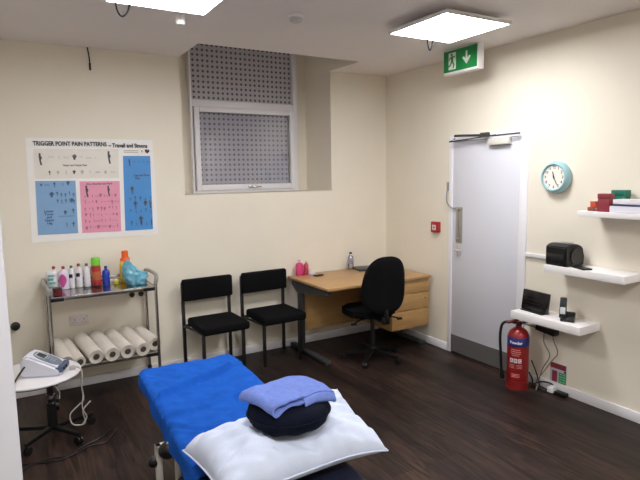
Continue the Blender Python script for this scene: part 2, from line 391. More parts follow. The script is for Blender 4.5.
# ------------------------------------------------------------------ poster
t = thing('poster', 'white wall poster with pink and blue panels of small figures', 'poster', (-3.027, -.0005, 1.66))
PX0, PZ0 = -3.027, 1.66
bm = new()
def pf(u, v, th):
    x = -.492+u*.984; z = -.412+v*.824
    x += (.5-v)*.012*(u-.5)*2
    y = -.002 - .006*max(0, abs(u-.5)*2-.85)*6*max(0, abs(v-.5)*2-.8)*5*.3
    return Vector((x, y+th, z))
slab(bm, pf, .002, 24, 20); obj('paper', bm, mat('poster_paper', '#efedec', .3, var=.01), t)
def quad(bm, p, y0=-.006, y1=-.0035):
    prism(bm, [(x-PX0, z-PZ0) for x, z in p], 0, y0-y1, Matrix(((1, 0, 0, 0), (0, 0, 1, y1), (0, 1, 0, 0), (0, 0, 0, 1))))
PB, PK, PW = mat('print_pale_blue', '#7fa6cf', .4, var=.03), mat('print_pink', '#e39ab4', .4, var=.03), mat('print_grey_white', '#e2ded7', .4, var=.03)
PB2 = mat('print_mid_blue', '#4a8fd2', .4, var=.03)
INK = mat('print_ink', '#4c4a55', .5); INKR = mat('print_ink_red', '#b5667f', .5); INKB = mat('print_ink_blue', '#3c5c80', .5)
rects = {'pale_blue_panel': (PB, [(-3.469, 1.735), (-3.478, 1.307), (-3.184, 1.302), (-3.177, 1.733)]),
         'pink_panel': (PK, [(-3.147, 1.726), (-3.152, 1.301), (-2.845, 1.295), (-2.834, 1.724)]),
         'mid_blue_panel': (PB2, [(-2.795, 1.934), (-2.811, 1.297), (-2.577, 1.297), (-2.569, 1.935)]),
         'grey_white_panel': (PW, [(-3.462, 1.988), (-3.469, 1.752), (-2.838, 1.75), (-2.828, 1.991)])}
PM = Matrix(((1, 0, 0, 0), (0, 0, 1, -.0062), (0, 1, 0, 0), (0, 0, 0, 1)))
PMt = Matrix(((1, 0, 0, 0), (0, 0, -1, -.0062), (0, 1, 0, 0), (0, 0, 0, 1)))
def figure(bm, x, z, h, kind):
    h = h*.88
    w = h*.16
    P = lambda pts: prism(bm, [(x+a*h, z+c*h) for a, c in pts], 0, -.0004, PM)
    if kind == 0:      # standing figure
        P([(-.05, .5), (.05, .5), (.06, .38), (-.06, .38)]); P([(-.16, .36), (.16, .36), (.1, 0), (-.1, 0)]); P([(-.1, 0), (-.01, 0), (-.03, -.5), (-.09, -.5)]); P([(.01, 0), (.1, 0), (.09, -.5), (.03, -.5)])
        P([(-.16, .36), (-.26, .02), (-.22, 0), (-.12, .26)]); P([(.16, .36), (.26, .02), (.22, 0), (.12, .26)])
    elif kind == 1:    # side profile
        P([(-.08, .5), (.08, .45), (.04, .3), (.14, .1), (.05, -.1), (.12, -.5), (-.02, -.5), (-.08, -.1), (-.1, .2)])
    elif kind == 2:    # head outline
        P([(-.25, .3), (0, .45), (.28, .3), (.3, 0), (.12, -.12), (.1, -.4), (-.14, -.4), (-.2, -.1), (-.32, .1)])
    else:              # lines of caption
        for k in range(2): P([(-.6, .1-k*.22), (.6, .1-k*.22), (.6, .03-k*.22), (-.6, .03-k*.22)])
for nm, (m, p) in rects.items():
    bm = new(); quad(bm, p); po = obj(nm, bm, m, t, smooth=False)
    xs = [q[0]-PX0 for q in p]; zs = [q[1]-PZ0 for q in p]
    x0, x1, z0, z1 = max(xs[:2])+.02, min(xs[2:])-.02, max(zs[1:3])+.02, min(zs[0], zs[3])-.02
    f1, f2 = new(), new()
    rnd = random.Random(nm)
    if nm == 'grey_white_panel':
        for x, z, h, k in [(x0+.02, z0+.135, .11, 1), (x0+.535, z0+.15, .12, 1), (x0+.27, z0+.15, .06, 2)]: figure(f1, x, z, h, k)
        for i in range(9): figure(f1 if i % 3 == 0 else f2, x0+.08+i*.06, z0+.025+rnd.uniform(0, .01), rnd.uniform(.03, .05), rnd.choice((0, 1, 2, 3)))
        for i in range(7): figure(f2, x0+.1+i*.055, z0+.14+rnd.uniform(0, .02), rnd.uniform(.02, .045), rnd.choice((3, 1)))
        text(f1, 'Head and Neck Pain', .022, PMt @ T(x0+.27, z0+.085, 0), .0006)
    elif nm == 'pale_blue_panel':
        for x, z, h, k in [(x0+.02, z1-.01, .03, 2), (x0+.06, z1-.01, .035, 3), (x0+.115, z1-.01, .05, 0), (x0+.175, z1-.01, .03, 1), (x0+.215, z1+.0, .045, 2), (x0+.09, z1-.09, .06, 2), (x0+.235, z1-.14, .05, 2), (x0+.18, z0+.15, .045, 2), (x0+.24, z0+.16, .05, 0), (x0+.235, z0+.05, .05, 0)]: figure(f1, x, z, h, k)
        for i in range(5): figure(f2, x0+.13+i*.03, z1-.09+rnd.uniform(-.01, .01), .04, rnd.choice((0, 1)))
        for i in range(5): figure(f2, x0+.13+i*.03, z1-.15+rnd.uniform(-.01, .01), .04, rnd.choice((0, 1)))
        for i in range(4): figure(f2, x0+.14+i*.03, z0+.12, .03, 3)
        figure(f2, x0+.185, z0+.05, .04, 1)
        for k, w in enumerate(('Lower', 'Torso', 'and', 'Upper', 'Leg')): text(f1, w, .026, PMt @ T(x0+.06, z0+.165-k*.024, 0), .0012)
    elif nm == 'pink_panel':
        figure(f1, x0+.03, z1-.06, .11, 1); figure(f1, x0+.2, z1-.06, .1, 1)
        text(f1, 'Arm, Shoulder and Hand', .02, PMt @ T((x0+x1)/2, z1-.001, 0), .0007)
        for r in range(6):
            for c in range(9): figure(f2, x0+.01+c*.031+rnd.uniform(-.006, .006), z1-.1-r*.052+rnd.uniform(-.006, .006), rnd.uniform(.022, .046), rnd.choice((0, 1, 1, 2, 3)))
    else:
        for x, z, h, k in [(x0+.03, z1-.035, .07, 1), (x0+.04, z1-.27, .08, 0), (x0+.06, z0+.2, .08, 0), (x0+.145, z0+.21, .06, 2), (x0+.185, z0+.2, .08, 1), (x0+.1, z0+.065, .09, 0), (x0+.19, z0+.05, .05, 1)]: figure(f1, x, z, h, k)
        text(f1, 'Leg and Foot', .024, PMt @ T(x0+.125, z1-.145, 0), .001)
        text(f1, 'Pain', .024, PMt @ T(x0+.09, z1-.17, 0), .001)
        for r in range(3):
            for c in range(5): figure(f2, x0+.02+c*.042, z1-.35-r*.105+rnd.uniform(-.01, .01), rnd.uniform(.03, .05), rnd.choice((0, 1)))
        for c in range(4): figure(f2, x0+.07+c*.04, z1-.03, rnd.uniform(.02, .04), rnd.choice((1, 3)))
    o1 = obj('printed_figures', f1, INK if nm != 'pale_blue_panel' else INKB, po, smooth=False)
    obj('faint_figures', f2, INKR if nm == 'pink_panel' else (INKB if 'blue' in nm else mat('print_grey', '#b9b2ac', .5)), po, smooth=False)
bm = new()
text(bm, 'TRIGGER POINT PAIN PATTERNS', .047, PMt @ T(-.438, .368, 0), .0016, 'LEFT', xs=.785)
obj('title_text', bm, mat('title_ink', '#24242a', .5), t, smooth=False); bm = new()
text(bm, '\u2013 Travell and Simons', .047, PMt @ T(.122, .360, 0), .0016, 'LEFT', xs=.80)
obj('title_text', bm, mat('title_ink', '#24242a', .5), t, smooth=False)
bm = new()
for k in range(2): prism(bm, [(.24, .322-k*.014), (.36, .322-k*.014), (.36, .316-k*.014), (.24, .316-k*.014)], 0, -.0004, PM)
obj('fine_print', bm, mat('print_grey', '#b9b2ac', .5), t, smooth=False)
bm = new(); prism(bm, [(.415, .325), (.427, .333), (.438, .325), (.45, .333), (.455, .315), (.435, .295), (.418, .312)], 0, -.0004, PM); prism(bm, [(.385, .32), (.395, .32), (.39, .3)], 0, -.0004, PM); obj('emblem', bm, mat('emblem_dark', '#4a2b33', .5), t, smooth=False)

# ------------------------------------------------------------------ back wall fittings
t = thing('power_socket', 'white double power socket on the wall behind the trolley', 'socket', (-3.222, 0, .572))
bm = new(); box(bm, (-.074, -.012, -.045), (.074, 0, .045), bev=.004); obj('plate', bm, mat('socket_white', '#dcd2d4', .35), t)
bm = new()
for s in (-1, 1):
    box(bm, (s*.036-.003, -.0128, .0), (s*.036+.003, -.0122, .014)); box(bm, (s*.036-.014, -.0128, -.02), (s*.036-.007, -.0122, -.014)); box(bm, (s*.036+.007, -.0128, -.02), (s*.036+.014, -.0122, -.014))
obj('pin_holes', bm, mat('socket_dark', '#55505a', .5), t, smooth=False)
for s in (-.062, .062):
    bm = new(); box(bm, (s-.006, -.016, .015), (s+.006, -.012, .035), bev=.002); obj('switch', bm, mat('socket_white2', '#cfc3cb', .35), t)
t = thing('door_buffer', 'black round buffer fixed to the wall beside the white door edge', 'buffer', (-3.688, 0, .592))
bm = new(); M = rx(90); lathe(bm, [(.034, 0), (.034, .01), (.022, .016), (.02, .03), (.028, .04), (.026, .052), (0, .055)], 20, M); obj('rubber_cap', bm, BLACKP, t)
for i, x in enumerate((-2.79, -2.712)):
    bm = new(); lathe(bm, [(.022, 0), (.024, .02), (.016, .03), (0, .031)], 16, T(0, 0, 0) @ rx(90)); box(bm, (-.006, -.05, -.02), (.006, -.03, -.008), bev=.002)
    tag(obj('wall_plug', bm, BLACKP, loc=(x, 0, .735)), ('small dark plug on the wall under the trolley top, nearer the poster', 'small dark plug on the wall under the trolley top, nearer the chairs')[i], 'plug', 'dark plugs on the wall behind the trolley')
# ------------------------------------------------------------------ right wall fittings
t = thing('fire_call_point', 'small red fire alarm call point on the wall beside the door', 'fire alarm', (0, -.828, 1.218))
bm = new(); box(bm, (-.04, -.05, -.052), (.002, .05, .052), bev=.004); obj('case', bm, mat('call_red', '#a3222a', .4), t)
bm = new(); box(bm, (-.043, -.026, -.03), (-.0405, .026, .022), bev=.001); obj('glass_panel', bm, mat('call_white', '#d8cfcb', .3), t)
bm = new(); cyl(bm, (-.0435, 0, -.004), (-.0445, 0, -.004), .009, n=16); obj('centre_mark', bm, mat('call_black', '#222', .4) if False else BLACKP, t)
# clock
t = thing('wall_clock', 'round wall clock with a thick turquoise rim and white face', 'clock', (0, -2.163, 1.702))
t.scale = (.95, .95, .95)
CM = Matrix(((0, 0, -1, 0), (-1, 0, 0, 0), (0, 1, 0, 0), (0, 0, 0, 1)))
TURQ = mat('clock_turquoise', '#9cc4ce', .35, var=.03)
bm = new()
lathe(bm, [(.0, 0), (.115, 0), (.128, .008), (.131, .022), (.126, .042), (.116, .06), (.108, .066), (.101, .064), (.0985, .050), (0, .0495)], 48, CM); obj('rim', bm, TURQ, t)
bm = new(); lathe(bm, [(.0, .0500), (.098, .0500), (.098, .0515), (0, .0515)], 40, CM); cf = obj('clock_face', bm, mat('clock_face_white', '#ece9e2', .4, var=.01), t)
bm = new()
for k in range(12):
    a = PI/2-2*PI*(k+1)/12
    bm = new(); text(bm, str(k+1), .03, CM @ T(.079*math.cos(a), .079*math.sin(a), .0520), .0008)
    obj('numeral', bm, mat('numeral_grey', '#4b4f55', .5), cf, smooth=False)
def hand(name, ang, l, w):
    bm = new(); a = PI/2-R(ang)
    M = CM @ T(0, 0, .0535) @ Matrix.Rotation(a, 4, 'Z')
    prism(bm, [(-.018, -w), (l*.8, -w), (l, 0), (l*.8, w), (-.018, w)], 0, .001, M); obj(name, bm, BLACKM, t, smooth=False)
hand('hour_hand', 346, .05, .0042); hand('minute_hand', 153, .074, .0032)
bm = new(); lathe(bm, [(.007, .052), (.007, .057), (0, .0575)], 14, CM); obj('centre_cap', bm, BLACKM, t)
# floating shelves
def shelf(y1, y0, z0, z1, d, label):
    t = simple('wall_shelf', [((-d, y0, z0), (0, y1, z1))], SHELFW, bev=.002)
    return tag(t, label, 'shelf', 'white floating wall shelves')
shelf(-2.505, -3.11, 1.433, 1.470, .25, 'white floating shelf holding books, topmost of the three')
shelf(-2.242, -2.852, 1.002, 1.055, .24, 'white floating shelf holding the black label printer, middle of the three')
shelf(-1.95, -2.555, .580, .640, .24, 'white floating shelf above the fire extinguisher, lowest of the three')
# books / boxes on the top shelf
def book(name, lo, hi, cover, label, page=None, cat='book', spine_face='-x'):
    lo, hi = Vector(lo), Vector(hi); c = (lo+hi)/2; base = Vector((c.x, c.y, lo.z)); lo -= base; hi -= base
    t = thing(name, label, cat, base, 0, None)
    if cat == 'book':
        bm = new(); th = .003
        flat = (hi.z-lo.z) < (hi.y-lo.y)
        if flat:
            box(bm, lo, (hi.x, hi.y, lo.z+th), bev=.001); box(bm, (lo.x, lo.y, hi.z-th), hi, bev=.001); box(bm, lo, (lo.x+th, hi.y, hi.z), bev=.001)
            pl = ((lo.x+th+.0005, lo.y+.004, lo.z+th+.0003), (hi.x-.004, hi.y-.004, hi.z-th-.0003))
        else:
            box(bm, lo, (hi.x, lo.y+th, hi.z), bev=.001); box(bm, (lo.x, hi.y-th, lo.z), hi, bev=.001); box(bm, lo, (lo.x+th, hi.y, hi.z), bev=.001)
            pl = ((lo.x+th+.0005, lo.y+th+.0003, lo.z+.004), (hi.x-.004, hi.y-th-.0003, hi.z-.004))
        obj('cover', bm, cover, t); bm = new(); box(bm, *pl); obj('pages', bm, PAPER, t, smooth=False)
    else:
        bm = new(); box(bm, lo, (hi.x, hi.y, hi.z*.72), bev=.003); obj('box_body', bm, cover, t)
        bm = new(); box(bm, (lo.x-.002, lo.y-.002, hi.z*.72+.0004), (hi.x+.002, hi.y+.002, hi.z), bev=.003); obj('box_lid', bm, page or cover, t)
    return t
ZS = 1.4705
MAR, GRN, ORG, LIL = mat('cover_maroon', '#8c2f3c', .45, var=.05), mat('cover_green', '#0e6a57', .45, var=.05), mat('cover_orange', '#d2583a', .45, var=.05), mat('cover_lilac_white', '#e4e3f0', .4, var=.03)
book('book', (-.20, -2.60, ZS), (-.08, -2.548, ZS+.026), mat('cover_rust', '#8c4a3a', .5), 'small rust brown book lying under an orange box on the top shelf')
book('small_box', (-.19, -2.60, ZS+.0268), (-.1, -2.560, ZS+.066), ORG, 'small orange box lying on a rust brown book on the top shelf', cat='box')
book('storage_box', (-.22, -2.715, ZS), (-.165, -2.632, ZS+.122), MAR, 'maroon box standing on the top shelf in front of a green box', cat='box', page=MAR)
book('storage_box', (-.085, -2.74, ZS), (-.02, -2.645, ZS+.142), GRN, 'dark green box standing against the wall on the top shelf', cat='box')
book('book', (-.235, -3.0, ZS), (-.10, -2.727, ZS+.043), LIL, 'thick pale lilac book at the bottom of the stack on the top shelf')
book('book', (-.225, -2.99, ZS+.0436), (-.105, -2.747, ZS+.054), mat('cover_violet', '#4d4587', .45), 'thin violet book in the middle of the stack on the top shelf')
book('book', (-.23, -2.985, ZS+.0546), (-.11, -2.745, ZS+.086), mat('cover_white', '#ebe9f4', .4), 'white book on top of the stack on the top shelf')
# label printer on the middle shelf
t = thing('label_printer', 'black box shaped label printer on the middle shelf', 'printer', (-.125, -2.335, 1.0555), -4)
bm = new(); prism(bm, [(-.10, 0), (.095, 0), (.10, .07), (.08, .137), (.02, .162), (-.06, .160), (-.10, .14)], -.092, .092, Matrix(((1, 0, 0, 0), (0, 0, 1, 0), (0, 1, 0, 0), (0, 0, 0, 1))))
bmesh.ops.bevel(bm, geom=bm.edges[:], offset=.008, segments=2, affect='EDGES'); obj('body', bm, BLACKP, t)
bm = new(); box(bm, (-.05, -.05, .1625), (.03, .05, .1665), bev=.001); obj('label_slot', bm, mat('printer_grey', '#7d8085', .4), t)
bm = new(); box(bm, (-.106, -.075, .02), (-.1005, .075, .09), bev=.002); obj('front_panel', bm, mat('printer_black', '#18181b', .25), t)
bm = new(); cyl(bm, (.0, -.094, .075), (.0, -.102, .075), .058, n=28); obj('roll_cover', bm, mat('printer_black', '#18181b', .25), t)
bm = new(); box(bm, (-.035, -.07, 0), (.035, .07, .011), bev=.003); o = obj('mobile_phone', bm, BLACKP, loc=(-.185, -2.515, 1.0555)); o.rotation_euler = (0, 0, R(-22)); tag(o, 'flat black mobile phone lying on the middle shelf beside the printer', 'phone')
# router and phone on the lower shelf
t = thing('router', 'upright black router on the lowest shelf', 'router', (-.125, -2.085, .6405), -6)
RM = Matrix(((0, 1, 0, 0), (1, 0, 0, 0), (0, 0, 1, 0), (0, 0, 0, 1))) @ Matrix.Rotation(R(0), 4, 'X')
bm = new(); box(bm, (-.02, -.125, .004), (.02, .125, .165), ry(8), bev=.008); obj('body', bm, mat('router_black', '#0b0b0d', .25), t)
bm = new(); box(bm, (-.04, -.11, 0), (.045, .11, .008), bev=.002); obj('stand', bm, BLACKP, t)
bm = new()
for k in range(4): box(bm, (-.0008+.0, -.10, .035+k*.028), (.0008, .10, .038+k*.028), ry(8) @ T(-.0205, 0, 0))
obj('vent_slots', bm, mat('router_slot', '#16171a', .4), t, smooth=False)
t = thing('cordless_phone', 'black cordless phone standing in its charging cradle on the lowest shelf', 'phone', (-.135, -2.385, .6405), 28)
bm = new(); prism(bm, [(-.055, 0), (.05, 0), (.055, .05), (.03, .062), (-.02, .05), (-.055, .02)], -.05, .045, Matrix(((1, 0, 0, 0), (0, 0, 1, 0), (0, 1, 0, 0), (0, 0, 0, 1))))
bmesh.ops.bevel(bm, geom=bm.edges[:], offset=.004, segments=2, affect='EDGES'); obj('cradle', bm, mat('cradle_black', '#141417', .3), t)
HM = T(-.03, .03, .02) @ ry(16)
bm = new(); box(bm, (-.026, -.024, 0), (.0, .024, .155), HM, bev=.007); hs = obj('handset', bm, BLACKP, t)
bm = new(); box(bm, (-.0285, -.018, .03), (-.0262, .018, .08), HM, bev=.001); obj('keypad', bm, mat('keypad_grey', '#c3c8ce', .35), hs)
bm = new(); box(bm, (-.0285, -.017, .09), (-.0262, .017, .125), HM, bev=.001); obj('screen', bm, mat('screen_dark', '#2f3a40', .2), hs)
# adapter & cables under the lower shelf
t = thing('power_adapter', 'black power adapter hanging with its leads under the lowest shelf', 'adapter', (-.08, -2.15, .508))
bm = new(); box(bm, (-.035, -.11, -.02), (.035, .06, .03), rx(6), bev=.006); obj('case', bm, BLACKP, t)
bm = new(); tube(bm, [(-.02, .06, .0), (-.06, .14, .02), (-.1, .2, .035)], .006); tube(bm, [(.03, .02, -.01), (.04, .03, -.12), (.05, -.02, -.22), (.045, .03, -.33), (.035, .06, -.44), (-.05, .02, -.50)], .0045); tube(bm, [(.03, -.06, 0), (.045, -.05, -.08), (.05, -.09, -.18), (.05, -.04, -.26), (.04, .02, -.36), (.03, .08, -.46)], .004)
obj('leads', bm, mat('lead_grey', '#8d857d', .5), t)
bm = new()
pts = [(-.03, -1.98, .09), (-.05, -2.03, .05), (-.10, -2.09, .012), (-.03, -2.18, .012), (-.03, -2.20, .06), (-.06, -2.12, .06), (-.09, -2.06, .012), (-.06, -2.22, .012), (-.035, -2.26, .02)]
tube(bm, pts, .006); tube(bm, [(-.03, -2.0, .2), (-.035, -2.06, .1), (-.08, -2.14, .012), (-.06, -2.2, .012)], .005)
box(bm, (-.075, -2.345, 0.001), (-.022, -2.25, .032), bev=.006)
tag(obj('cable', bm, BLACKP), 'black cable tangle with a plug on the floor beside the extinguisher', 'cable')
bm = new(); box(bm, (-.085, -2.245, .008), (-.03, -2.195, .055), bev=.005); cyl(bm, (-.058, -2.22, .055), (-.058, -2.22, .06), .016)
tag(obj('extension_plug', bm, PLASTW), 'small white plug block on the floor among the black cable', 'plug')
# extinguisher notice
t = thing('notice', 'small red and green notice on the wall above the skirting', 'sign', (0, -2.232, .153))
NM = Matrix(((0, 0, -1, -.0005), (-1, 0, 0, 0), (0, 1, 0, 0), (0, 0, 0, 1)))
bm = new(); prism(bm, [(-.072, -.076), (.072, -.076), (.072, .08), (-.072, .08)], 0, .003, NM); obj('board', bm, mat('notice_white', '#bdb5c4', .4), t, smooth=False)
def nrect(name, r, m):
    bm = new()
    for x0, z0, x1, z1 in r: prism(bm, [(x0, z0), (x1, z0), (x1, z1), (x0, z1)], .003, .0036, NM)
    obj(name, bm, m, t, smooth=False)
nrect('header_band', [(-.07, .036, .068, .078)], mat('notice_maroon', '#84303f', .4)); nrect('maroon_block', [(-.054, -.074, -.008, .016)], mat('notice_maroon', '#84303f', .4))
nrect('green_block', [(.006, -.074, .07, .012)], mat('notice_green', '#1f8a55', .4)); nrect('blue_corner', [(.05, .016, .07, .032)], mat('notice_blue', '#33406a', .4))
bm = new()
for k in range(4):
    for x0, x1 in ((.012, .034), (.04, .062)): prism(bm, [(x0, -.066+k*.02), (x1, -.066+k*.02), (x1, -.056+k*.02), (x0, -.056+k*.02)], .0036, .0040, NM)
obj('small_print', bm, mat('notice_pale', '#7fbf9b', .4), t, smooth=False)

# ------------------------------------------------------------------ fire extinguisher
t = thing('fire_extinguisher', 'red fire extinguisher with a blue band standing on the floor by the door', 'fire extinguisher', (-.18, -1.985, 0), 0)
RED = mat('extinguisher_red', '#8e1d1f', .3, var=.04)
t.scale = (1, 1, .955)
bm = new(); lathe(bm, [(.074, 0), (.082, .004), (.084, .012), (.084, .43), (.08, .465), (.066, .495), (.042, .515), (.025, .522), (.025, .535)], 36); obj('cylinder', bm, RED, t)
bm = new(); lathe(bm, [(.0865, 0), (.0865, .07), (.084, .071)], 36); obj('base_ring', bm, mat('extinguisher_base', '#861c1c', .4), t)
bm = new(); lathe(bm, [(.0846, .372), (.0852, .373), (.0852, .447), (.0846, .448)], 36); band = obj('blue_band', bm, mat('band_blue', '#26327f', .4), t)
face = 207
def wrap(bm):
    """wrap flat lettering (x along the arc, y up) round the cylinder"""
    for v in bm.verts:
        a = R(face)+v.co.x/.0855; r = .0856+v.co.z
        v.co = Vector((r*math.cos(a), r*math.sin(a), v.co.y))
bm = new(); text(bm, 'Powder', .034, T(0, .408, 0), .001, xs=.95); wrap(bm); obj('band_lettering', bm, mat('letter_white', '#e8e8ee', .4), band, smooth=False)
bm = new()
for k, w in enumerate((.07, .085, .08, .06)): box(bm, (-w/2, .345-k*.016, 0), (w/2, .351-k*.016, .0006))
for k in range(3):
    for s in (-1, 1): box(bm, (s*.03-.022, .215-k*.013, 0), (s*.03+.022, .220-k*.013, .0006))
for k in range(3): box(bm, (-.03, .135-k*.012, 0), (.035, .14-k*.012, .0006))
bmesh.ops.subdivide_edges(bm, edges=bm.edges[:], cuts=4, use_grid_fill=True); wrap(bm); obj('label_print', bm, mat('label_pink', '#d98f88', .5), t, smooth=False)
for k, ch in enumerate('ABC'):
    bm = new(); box(bm, (-.045+k*.033, .236, 0), (-.019+k*.033, .272, .0006))
    bmesh.ops.subdivide_edges(bm, edges=bm.edges[:], cuts=4, use_grid_fill=True); wrap(bm); fc = obj('class_symbol', bm, mat('letter_white', '#e8e8ee', .4), t, smooth=False)
    bm = new(); text(bm, ch, .03, T(-.032+k*.033, .254, .0007), .0005); wrap(bm); obj('class_letter', bm, RED, fc, smooth=False)
bm = new(); cyl(bm, (0, 0, .535), (0, 0, .575), .02); box(bm, (-.09, -.014, .585), (.03, .014, .6), ry(-4), bev=.003); box(bm, (-.085, -.012, .555), (.02, .012, .567), ry(8), bev=.003)
obj('valve', bm, mat('valve_red', '#5a1a1c', .4), t)
t['label'] = 'red fire extinguisher with a blue band standing on the floor by the door'
bm = new(); lathe(bm, [(0, 0), (.016, 0), (.016, .012), (0, .012)], 16, T(.022, 0, .555) @ ry(90)); obj('pressure_gauge', bm, STEEL, t)
bm = new(); tube(bm, [(-.01, .015, .558), (-.045, .06, .565), (-.075, .10, .54), (-.085, .112, .44), (-.08, .108, .30), (-.075, .104, .18), (-.07, .10, .12)], .0115, n=10); cyl(bm, (-.07, .10, .13), (-.066, .097, .06), .014, .019, 12); obj('hose', bm, BLACKP, t)

# ------------------------------------------------------------------ trolley
t = thing('trolley', 'chrome two-tier trolley with a shiny steel top against the wall', 'trolley', (-3.066, -.220, 0), 0)
hx, hy = .392, .188
for sx in (-1, 1):
    for sy in (-1, 1):
        bm = new(); tube(bm, [(sx*hx, sy*hy, .09), (sx*hx, sy*hy, .93 if sy > 0 else .885)], .0125, sm=False, n=12); lg = obj('leg', bm, CHROME, t)
        bm = new(); box(bm, (sx*hx-.013, sy*hy-.02, .028), (sx*hx+.013, sy*hy+.012, .09), bev=.004); cs = obj('caster_fork', bm, BLACKM, lg)
        bm = new(); cyl(bm, (sx*hx-.011, sy*hy-.012, .0325), (sx*hx+.011, sy*hy-.012, .0325), .032, n=20); obj('caster_wheel', bm, BLACKP, lg)
def tray(z, name):
    bm = new(); box(bm, (-hx+.012, -hy+.002, z-.004), (hx-.012, hy-.002, z))
    for s in (-1, 1):
        box(bm, (-hx+.012, s*hy-.007, z-.03), (hx-.012, s*hy+.007, z+.002), bev=.003); box(bm, (s*(hx-.006)-.006, -hy, z-.03), (s*(hx-.006)+.006, hy, z+.002), bev=.003)
    o = obj(name, bm, STEEL, t)
    bm = new()
    for sx in (-1, 1):
        for sy in (-1, 1): box(bm, (sx*(hx-.055)-.045, sy*hy-.011, z-.034), (sx*(hx-.055)+.045, sy*hy+.011, z-.006), bev=.003)
    obj('corner_clip', bm, BLACKP, o)
tray(.866, 'top_shelf'); tray(.315, 'lower_shelf')
bm = new(); tube(bm, [(-hx, hy, .925), (hx, hy, .925)], .008, sm=False); tube(bm, [(-hx, hy, .89), (hx, hy, .89)], .006, sm=False); obj('back_rail', bm, CHROME, t)
for s in (-1, 1):
    bm = new(); tube(bm, [(s*hx, hy, .93), (s*(hx+.01), hy-.03, .952), (s*(hx+.02), 0, .955), (s*(hx+.02), -hy+.06, .952), (s*(hx+.012), -hy+.005, .935), (s*hx, -hy, .885)], .016, n=10); obj('handle', bm, mat('handle_grey', '#a29e99', .35, metal=.5), t)
# things on the trolley top
ZT = .8685
def bottle(name, x, y, prof_body, body_m, prof_cap, cap_m, label, cat='bottle', band=None, group='bottles on the trolley', sy=1.0, rot=0, extra=None, z=ZT):
    t = thing(name, label, cat, (x, y, z), rot, group)
    bm = new(); lathe(bm, prof_body, 24, I4, 1, sy); obj('body', bm, body_m, t)
    if prof_cap:
        bm = new(); lathe(bm, prof_cap, 20); obj('cap', bm, cap_m, t)
    if band:
        (r, z0, z1, bmx) = band
        bm = new(); lathe(bm, [(r-.0005, z0), (r, z0+.001), (r, z1-.001), (r-.0005, z1)], 24, I4, 1, sy); obj('label_band', bm, bmx, t)
    if extra: extra(t)
    return t
WB = mat('bottle_white', '#d9d8de', .3, var=.02); REDC = mat('cap_red', '#8d3038', .35); DKC = mat('cap_dark', '#4d5a6b', .35); MAG = mat('label_magenta', '#c04b95', .4); DKB = mat('label_navy', '#1d2136', .4)
YB = -.10
def tall(r, h): return [(r*.9, 0), (r, .006), (r, h*.72), (r*.85, h*.8), (r*.42, h*.88), (r*.4, h*.92)]
def capp(r, z0, z1): return [(r, z0), (r, z1-.004), (r*.8, z1), (0, z1)]
def patch(m, r, zc, w, h, fang, shape=None):
    def f(t):
        bm = new()
        def fn(u, v, th):
            a = R(fang)+(u-.5)*w/r*(1 if not shape else shape(v)); rr = r+.0012-th
            return Vector((rr*math.cos(a), rr*math.sin(a), zc-h/2+v*h))
        slab(bm, fn, .0008, 8, 8); obj('label_patch', bm, m, t)
    return f
bottle('lotion_bottle', -3.392, YB-.0, tall(.026, .185), WB, capp(.012, .169, .19), REDC, 'white bottle with a red cap at the poster end of the trolley row')
drop = lambda v: .15+1.0*math.sin(min(1, v*1.3)*PI*.5)*(1-v**3)
bottle('lotion_bottle', -3.325, YB-.02, tall(.038, .18), mat('bottle_pale_pink', '#d9cfe0', .3), capp(.012, .164, .186), REDC, 'pale bottle with a magenta label and red cap on the trolley', sy=.7, extra=patch(MAG, .0385, .075, .068, .105, 250, drop))
bottle('lotion_bottle', -3.265, YB, tall(.024, .18), WB, capp(.011, .164, .184), DKC, 'slim white bottle with a square navy label and dark cap on the trolley', extra=patch(DKB, .0245, .10, .03, .03, 245))
bottle('lotion_bottle', -3.21, YB, tall(.027, .188), WB, capp(.012, .172, .194), REDC, 'white bottle with a square navy label and red cap on the trolley', extra=patch(DKB, .0275, .105, .03, .03, 245))
bottle('lotion_bottle', -3.15, YB, tall(.027, .185), WB, capp(.012, .169, .19), DKC, 'plain white bottle with a dark cap beside the red spray can')
bottle('spray_can', -3.08, YB-.01, [(.034, 0), (.037, .004), (.037, .155), (.033, .168)], mat('can_red', '#a32b2c', .35), [(.036, .168), (.037, .172), (.036, .222), (.03, .234), (0, .236)], mat('can_green', '#79c93a', .4), 'red spray can with a bright green cap on the trolley', cat='spray can', band=(.0378, .05, .12, mat('can_label', '#b5613f', .4)))
bottle('pump_bottle', -3.005, YB-.01, [(.028, 0), (.03, .005), (.03, .105), (.022, .12), (.011, .126), (.011, .134)], mat('bottle_cobalt', '#1d3bb0', .25, coat=.3), capp(.012, .134, .156), mat('cap_navy', '#1b2a66', .35), 'short cobalt blue bottle on the trolley')
bottle('small_pot', -2.93, YB-.03, [(.018, 0), (.02, .003), (.02, .02), (.018, .024)], mat('pot_yellow', '#d3c83a', .4), [(.02, .024), (.02, .033), (0, .034)], mat('pot_lid_yellow', '#dfd65a', .4), 'tiny yellow pot beside the cobalt blue bottle', cat='pot')
t2 = thing('cleaner_bottle', 'tall yellow bottle with an orange cap on the trolley', 'bottle', (-2.845, YB-.0, ZT), 0, 'bottles on the trolley')
bm = new(); lathe(bm, [(.05, 0), (.053, .006), (.053, .15), (.045, .178), (.03, .19)], 24, I4, .9, .6); obj('body', bm, mat('bottle_yellow', '#e5b72f', .3), t2)
bm = new(); lathe(bm, [(.044, .182), (.044, .206), (.04, .21)], 20, I4, .9, .6); lathe(bm, [(.027, .21), (.027, .262), (.022, .268), (0, .269)], 18); obj('cap', bm, mat('cap_orange', '#ec6327', .35), t2)
